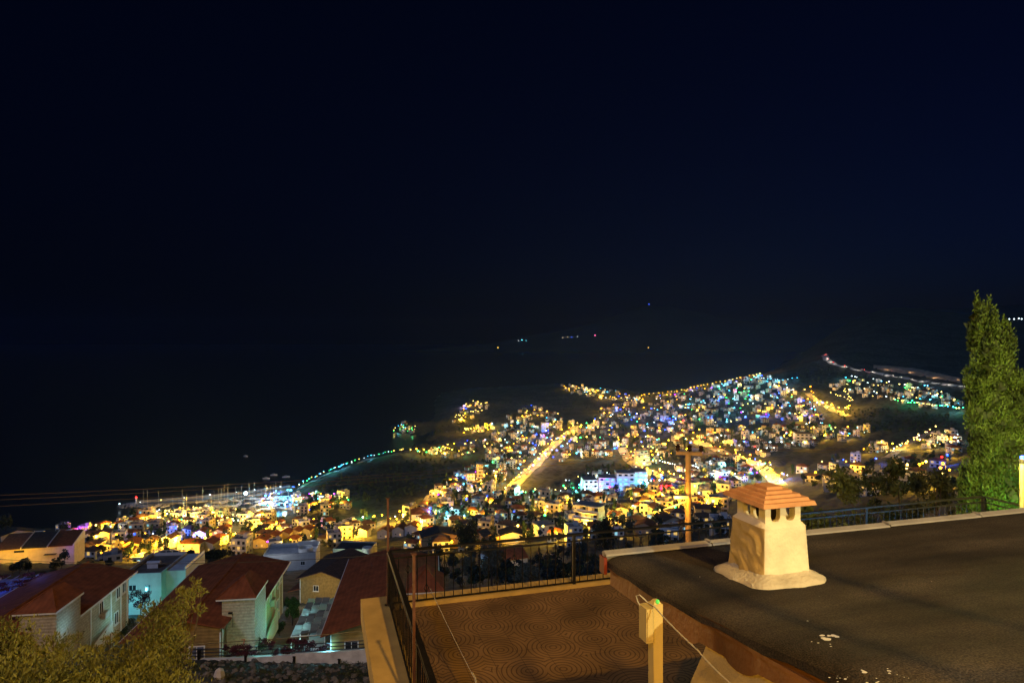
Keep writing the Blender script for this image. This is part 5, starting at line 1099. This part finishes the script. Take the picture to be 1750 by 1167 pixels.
def boat_parts(L,h,m,two):
    b=L*.15; st=[(-.5,.75,0),(-.2,1,0),(.2,.85,.05),(.42,.4,.2),(.5,.02,.3)]; vs=[]
    for x,wf,rise in st: vs+=[(x*L,-b*wf,.9+rise*2),(x*L*.95,-b*wf*.55,-.2),(x*L*.95,b*wf*.55,-.2),(x*L,b*wf,.9+rise*2)]
    a=MB(); a.add(vs,[(i*4+k,i*4+k+1,(i+1)*4+k+1,(i+1)*4+k) for i in range(4) for k in range(3)]+[(i*4+3,i*4,(i+1)*4,(i+1)*4+3) for i in range(4)]+[(3,2,1,0)])
    c=MB(); c.box((-.02*L,0,1.25),(L*.4,b*1.2,.8),0,0,.85); c.box((-.02*L,0,1.3),(L*.33,b*1.23,.28),1,0,1)
    d=MB()
    for x in ([.08,-.22] if two else [.06]): d.tube([(x*L,0,1),(x*L,0,h)],.16,5,0,.09); d.tube([(x*L,0,2.2),(x*L-L*.32,0,2.3)],.07,4); d.tube([(x*L,-.9,h*.62),(x*L,.9,h*.62)],.03,4)
    return a.mesh('hull',m),c.mesh('cabin',[HULL,GLASS]),d.mesh('mast',MASTM)
BK=[boat_parts(11,14,HULL,False),boat_parts(17,17,HULL,True),boat_parts(13,15,HB,False),boat_parts(8,2.5,HULL,False)]
BL=['white single-masted sailing yacht','white two-masted gulet','navy-hulled single-masted yacht','low white motor launch']
bspots=[(250,868,1),(282,866,3),(310,862,2),(318,872,0),(345,858,0),(352,864,3),(372,859,0),(388,857,1),(402,856,0),(412,858,2),(432,853,1),(440,858,0),(452,853,0),(466,851,0),(478,851,1),(360,872,0),(375,872,2),(398,872,0),(416,871,0),(430,869,1),(452,872,1),(468,865,0),(482,862,2),(492,858,0),(335,870,0),(313,876,0),(326,875,3),(270,865,0),(294,872,0),(365,866,0),(386,866,1),(407,864,0),(424,862,2),(446,862,0),(460,860,1),(472,857,0),(486,854,3),(445,876,3),(386,878,0),(405,877,3)]
for i,(px,py,k) in enumerate(bspots):
    p=hit(px,py,400); r=empty('boat',(p.x,p.y,0),random.uniform(-.5,.5)+(1.2 if i%2 else 0)); 
    for n_,me in zip(('hull','cabin','mast'),BK[k]): link(n_,me,r)
    lab=BL[k]+(' moored by the breakwater quay' if py<862 else ' moored on the open side of the harbour'); setp(r,lab,'boat','boats: '+lab)
for (px,py,lab) in [(420,780,'small boat anchored on the dark sea, nearer of two'),(455,818,'pale boat anchored off the wooded headland'),(468,812,'second pale boat anchored off the headland'),(489,815,'pale boat anchored nearest the headland shore')]:
    p=hit(px,py,400); r=empty('boat',(p.x,p.y,0),random.uniform(-.5,.5),lab,'boat')
    for n_,me in zip(('hull','cabin','mast'),BK[3]): link(n_,me,r)
for (px,py,pw,c) in [(300,858,900,(.8,.9,1)),(360,853,2600,(.8,.95,1)),(400,852,2600,(.5,.88,1)),(440,851,3200,(.45,.85,1)),(470,852,3200,(.4,.85,1)),(490,848,2200,(.4,.8,1)),(470,866,2600,(.4,.85,1)),(230,864,900,(1,.8,.55)),(440,866,3000,(.5,.85,1))]:
    p=hit(px,py,400); lamp('quay_light',(p.x,p.y-4,8),pw*.4,(c[0]*.6,c[1]*.9,1),.4)
# ------------------------------------------------------------------ cars on the lit roads
def car_meshes():
    b=MB(); prof=[(-2.1,.35),(-2.15,.8),(-1.5,.95),(-1.0,1.42),(.5,1.45),(1.15,.98),(2.0,.85),(2.1,.4)]
    b.extr([(x,-.85,z) for x,z in prof],(0,1.7,0)); g=MB(); g.extr([(-1.35,-.87,.97),(-.95,-.87,1.35),(.45,-.87,1.37),(.95,-.87,1.0)],(0,1.74,0))
    w=MB()
    for x in (-1.3,1.3):
        for y in (-.86,.70): w.tube([(x,y,.33),(x,y+.16,.33)],.33,10)
    hl=MB(); hl.box((2.1,0,.68),(.06,.45,.24)); tl=MB(); tl.box((-2.15,0,.75),(.06,.45,.24))
    return b,g,w,hl,tl
b,g,w,hl,tl=car_meshes(); TY=mat('tyre_rubber',(.015,.015,.015),.9,.2,4)
CB=[b.mesh('body',mat('car_white',(.6,.62,.62))),b.mesh('body',mat('car_silver',(.3,.31,.33),.3,.05,1,metal=.5)),b.mesh('body',mat('car_red',(.3,.02,.02),.3,.05,1))]
CG,CW,CH,CTL=g.mesh('window',GLASS),w.mesh('wheel',TY),hl.mesh('headlight',emat('headlight_glow',(1,.9,.7),8)),tl.mesh('taillight',emat('taillight_glow',(1,.02,.01),25))
def put_car(p,d,k,where):
    r=empty('car',(p.x,p.y,p.z+.4),math.atan2(d.y,d.x)); link('body',CB[k],r); link('window',CG,r); link('wheel',CW,r); [(link('headlight',CH,r,(0,y,0)),link('taillight',CTL,r,(0,y,0))) for y in (-.55,.55)]
    lab=['white','silver','red'][k]+' car with lit lamps driving '+where; setp(r,lab,'car','cars: '+lab)
for L,where,n in ((MAIN,'on the bright main road',16),(R3,'on the junction road',8),(HW,'on the curving highway',12),(R5,'on the valley road',5),(R2,'on the curving amber road',5)):
    for i in range(n):
        j=random.randrange(2,len(L)-2); d=(L[j+1]-L[j-1]).normalized(); side=random.choice((-1,1)); n_=Vector((-d.y,d.x,0)); put_car(L[j]+n_*2.2*side+d*random.uniform(-2,2),d*side*-1,random.randrange(3),where)
# ------------------------------------------------------------------ street lamps round the house that light the near things
def near_lamp(loc,power,col,rad=.12): lamp('street_light',loc,power,col,rad)
near_lamp((-.8,-3.8,HC+1.6),2300,(1,.54,.09),.06)      # sodium lamp on the lane behind the camera
near_lamp((8,-14,HC+19),29000,(1,.56,.10),.28)
near_lamp((6.8,-2.6,HC+1.3),3100,(1,.90,.55),.10)       # warmer white lamp over the neighbour's stair
near_lamp((-14,22,HC-3),5600,(1,.58,.16),.2)            # lamp on the lane above the villas
near_lamp((-32,30,HC-6),5200,(1,.60,.18),.2)
for (px,py,D,pw,c) in [(470,1105,57,230,(.15,.8,1)),(440,1120,55.5,90,(.3,.9,.8)),(560,1125,54.5,120,(.25,.85,1)),(640,1125,54,60,(.4,.85,1)),(490,1080,62,300,(.2,.8,1)),(500,1050,66,300,(.1,1,.3)),(130,1090,56,90,(.3,.7,1)),(220,1060,66,200,(.2,.85,1)),(478,1000,76,500,(.5,.95,1)),(765,990,66,500,(.2,1,.8)),(1735,880,15.0,30,(.3,1,.2)),(1560,925,12.6,34,(.05,.45,1)),(1650,915,12.9,22,(.05,.45,1)),(1450,930,12.3,20,(.05,.4,1))]:
    lamp('garden_light',P(px,py,D)+Vector((0,0,1.0 if D>20 else 0)),pw*(.5 if D>50 else 1.6),c,.12)
lamp('garden_light',P(526,1060,60)+Vector((0,0,-2.4)),520,(.45,.95,1),.3)
shadow_posts=[(3.2,.0),(3.98,.05)]  # unseen frame added so a lamp throws shadow bands over roof and terrace
fr=empty('shadow_frame',(3.78,.02,HC-1.5),0,'unseen twin-legged frame added on the felt roof to cast shadow bands','shadow caster')
for mx,my in shadow_posts:
    s=MB(); s.tube([(mx-3.78,my-.02,-.2),(mx-3.78,my-.02,6.2)],.06,8); s.build('leg',RUST,fr)
s=MB(); s.tube([(-.5,0,3.6),(.5,0,3.6)],.04,6); s.build('crossbar',RUST,fr)
lamp('street_light',P(1735,760,13.0),620,(1,.85,.2),.1)
# ------------------------------------------------------------------ the faint sea haze that the town lights up
hm=bpy.data.materials.new('haze_air'); hm.use_nodes=True; n=hm.node_tree; n.nodes.clear(); o=n.nodes.new('ShaderNodeOutputMaterial'); pv=n.nodes.new('ShaderNodeVolumePrincipled')
pv.inputs['Color'].default_value=(.2,.42,1,1); pv.inputs['Density'].default_value=2.8e-5; pv.inputs['Anisotropy'].default_value=.72; n.links.new(pv.outputs[0],o.inputs['Volume'])
s=MB(); s.box((0,6200,310),(30000,17000,640)); hz=s.build('haze',hm); setp(hz,kind='stuff')
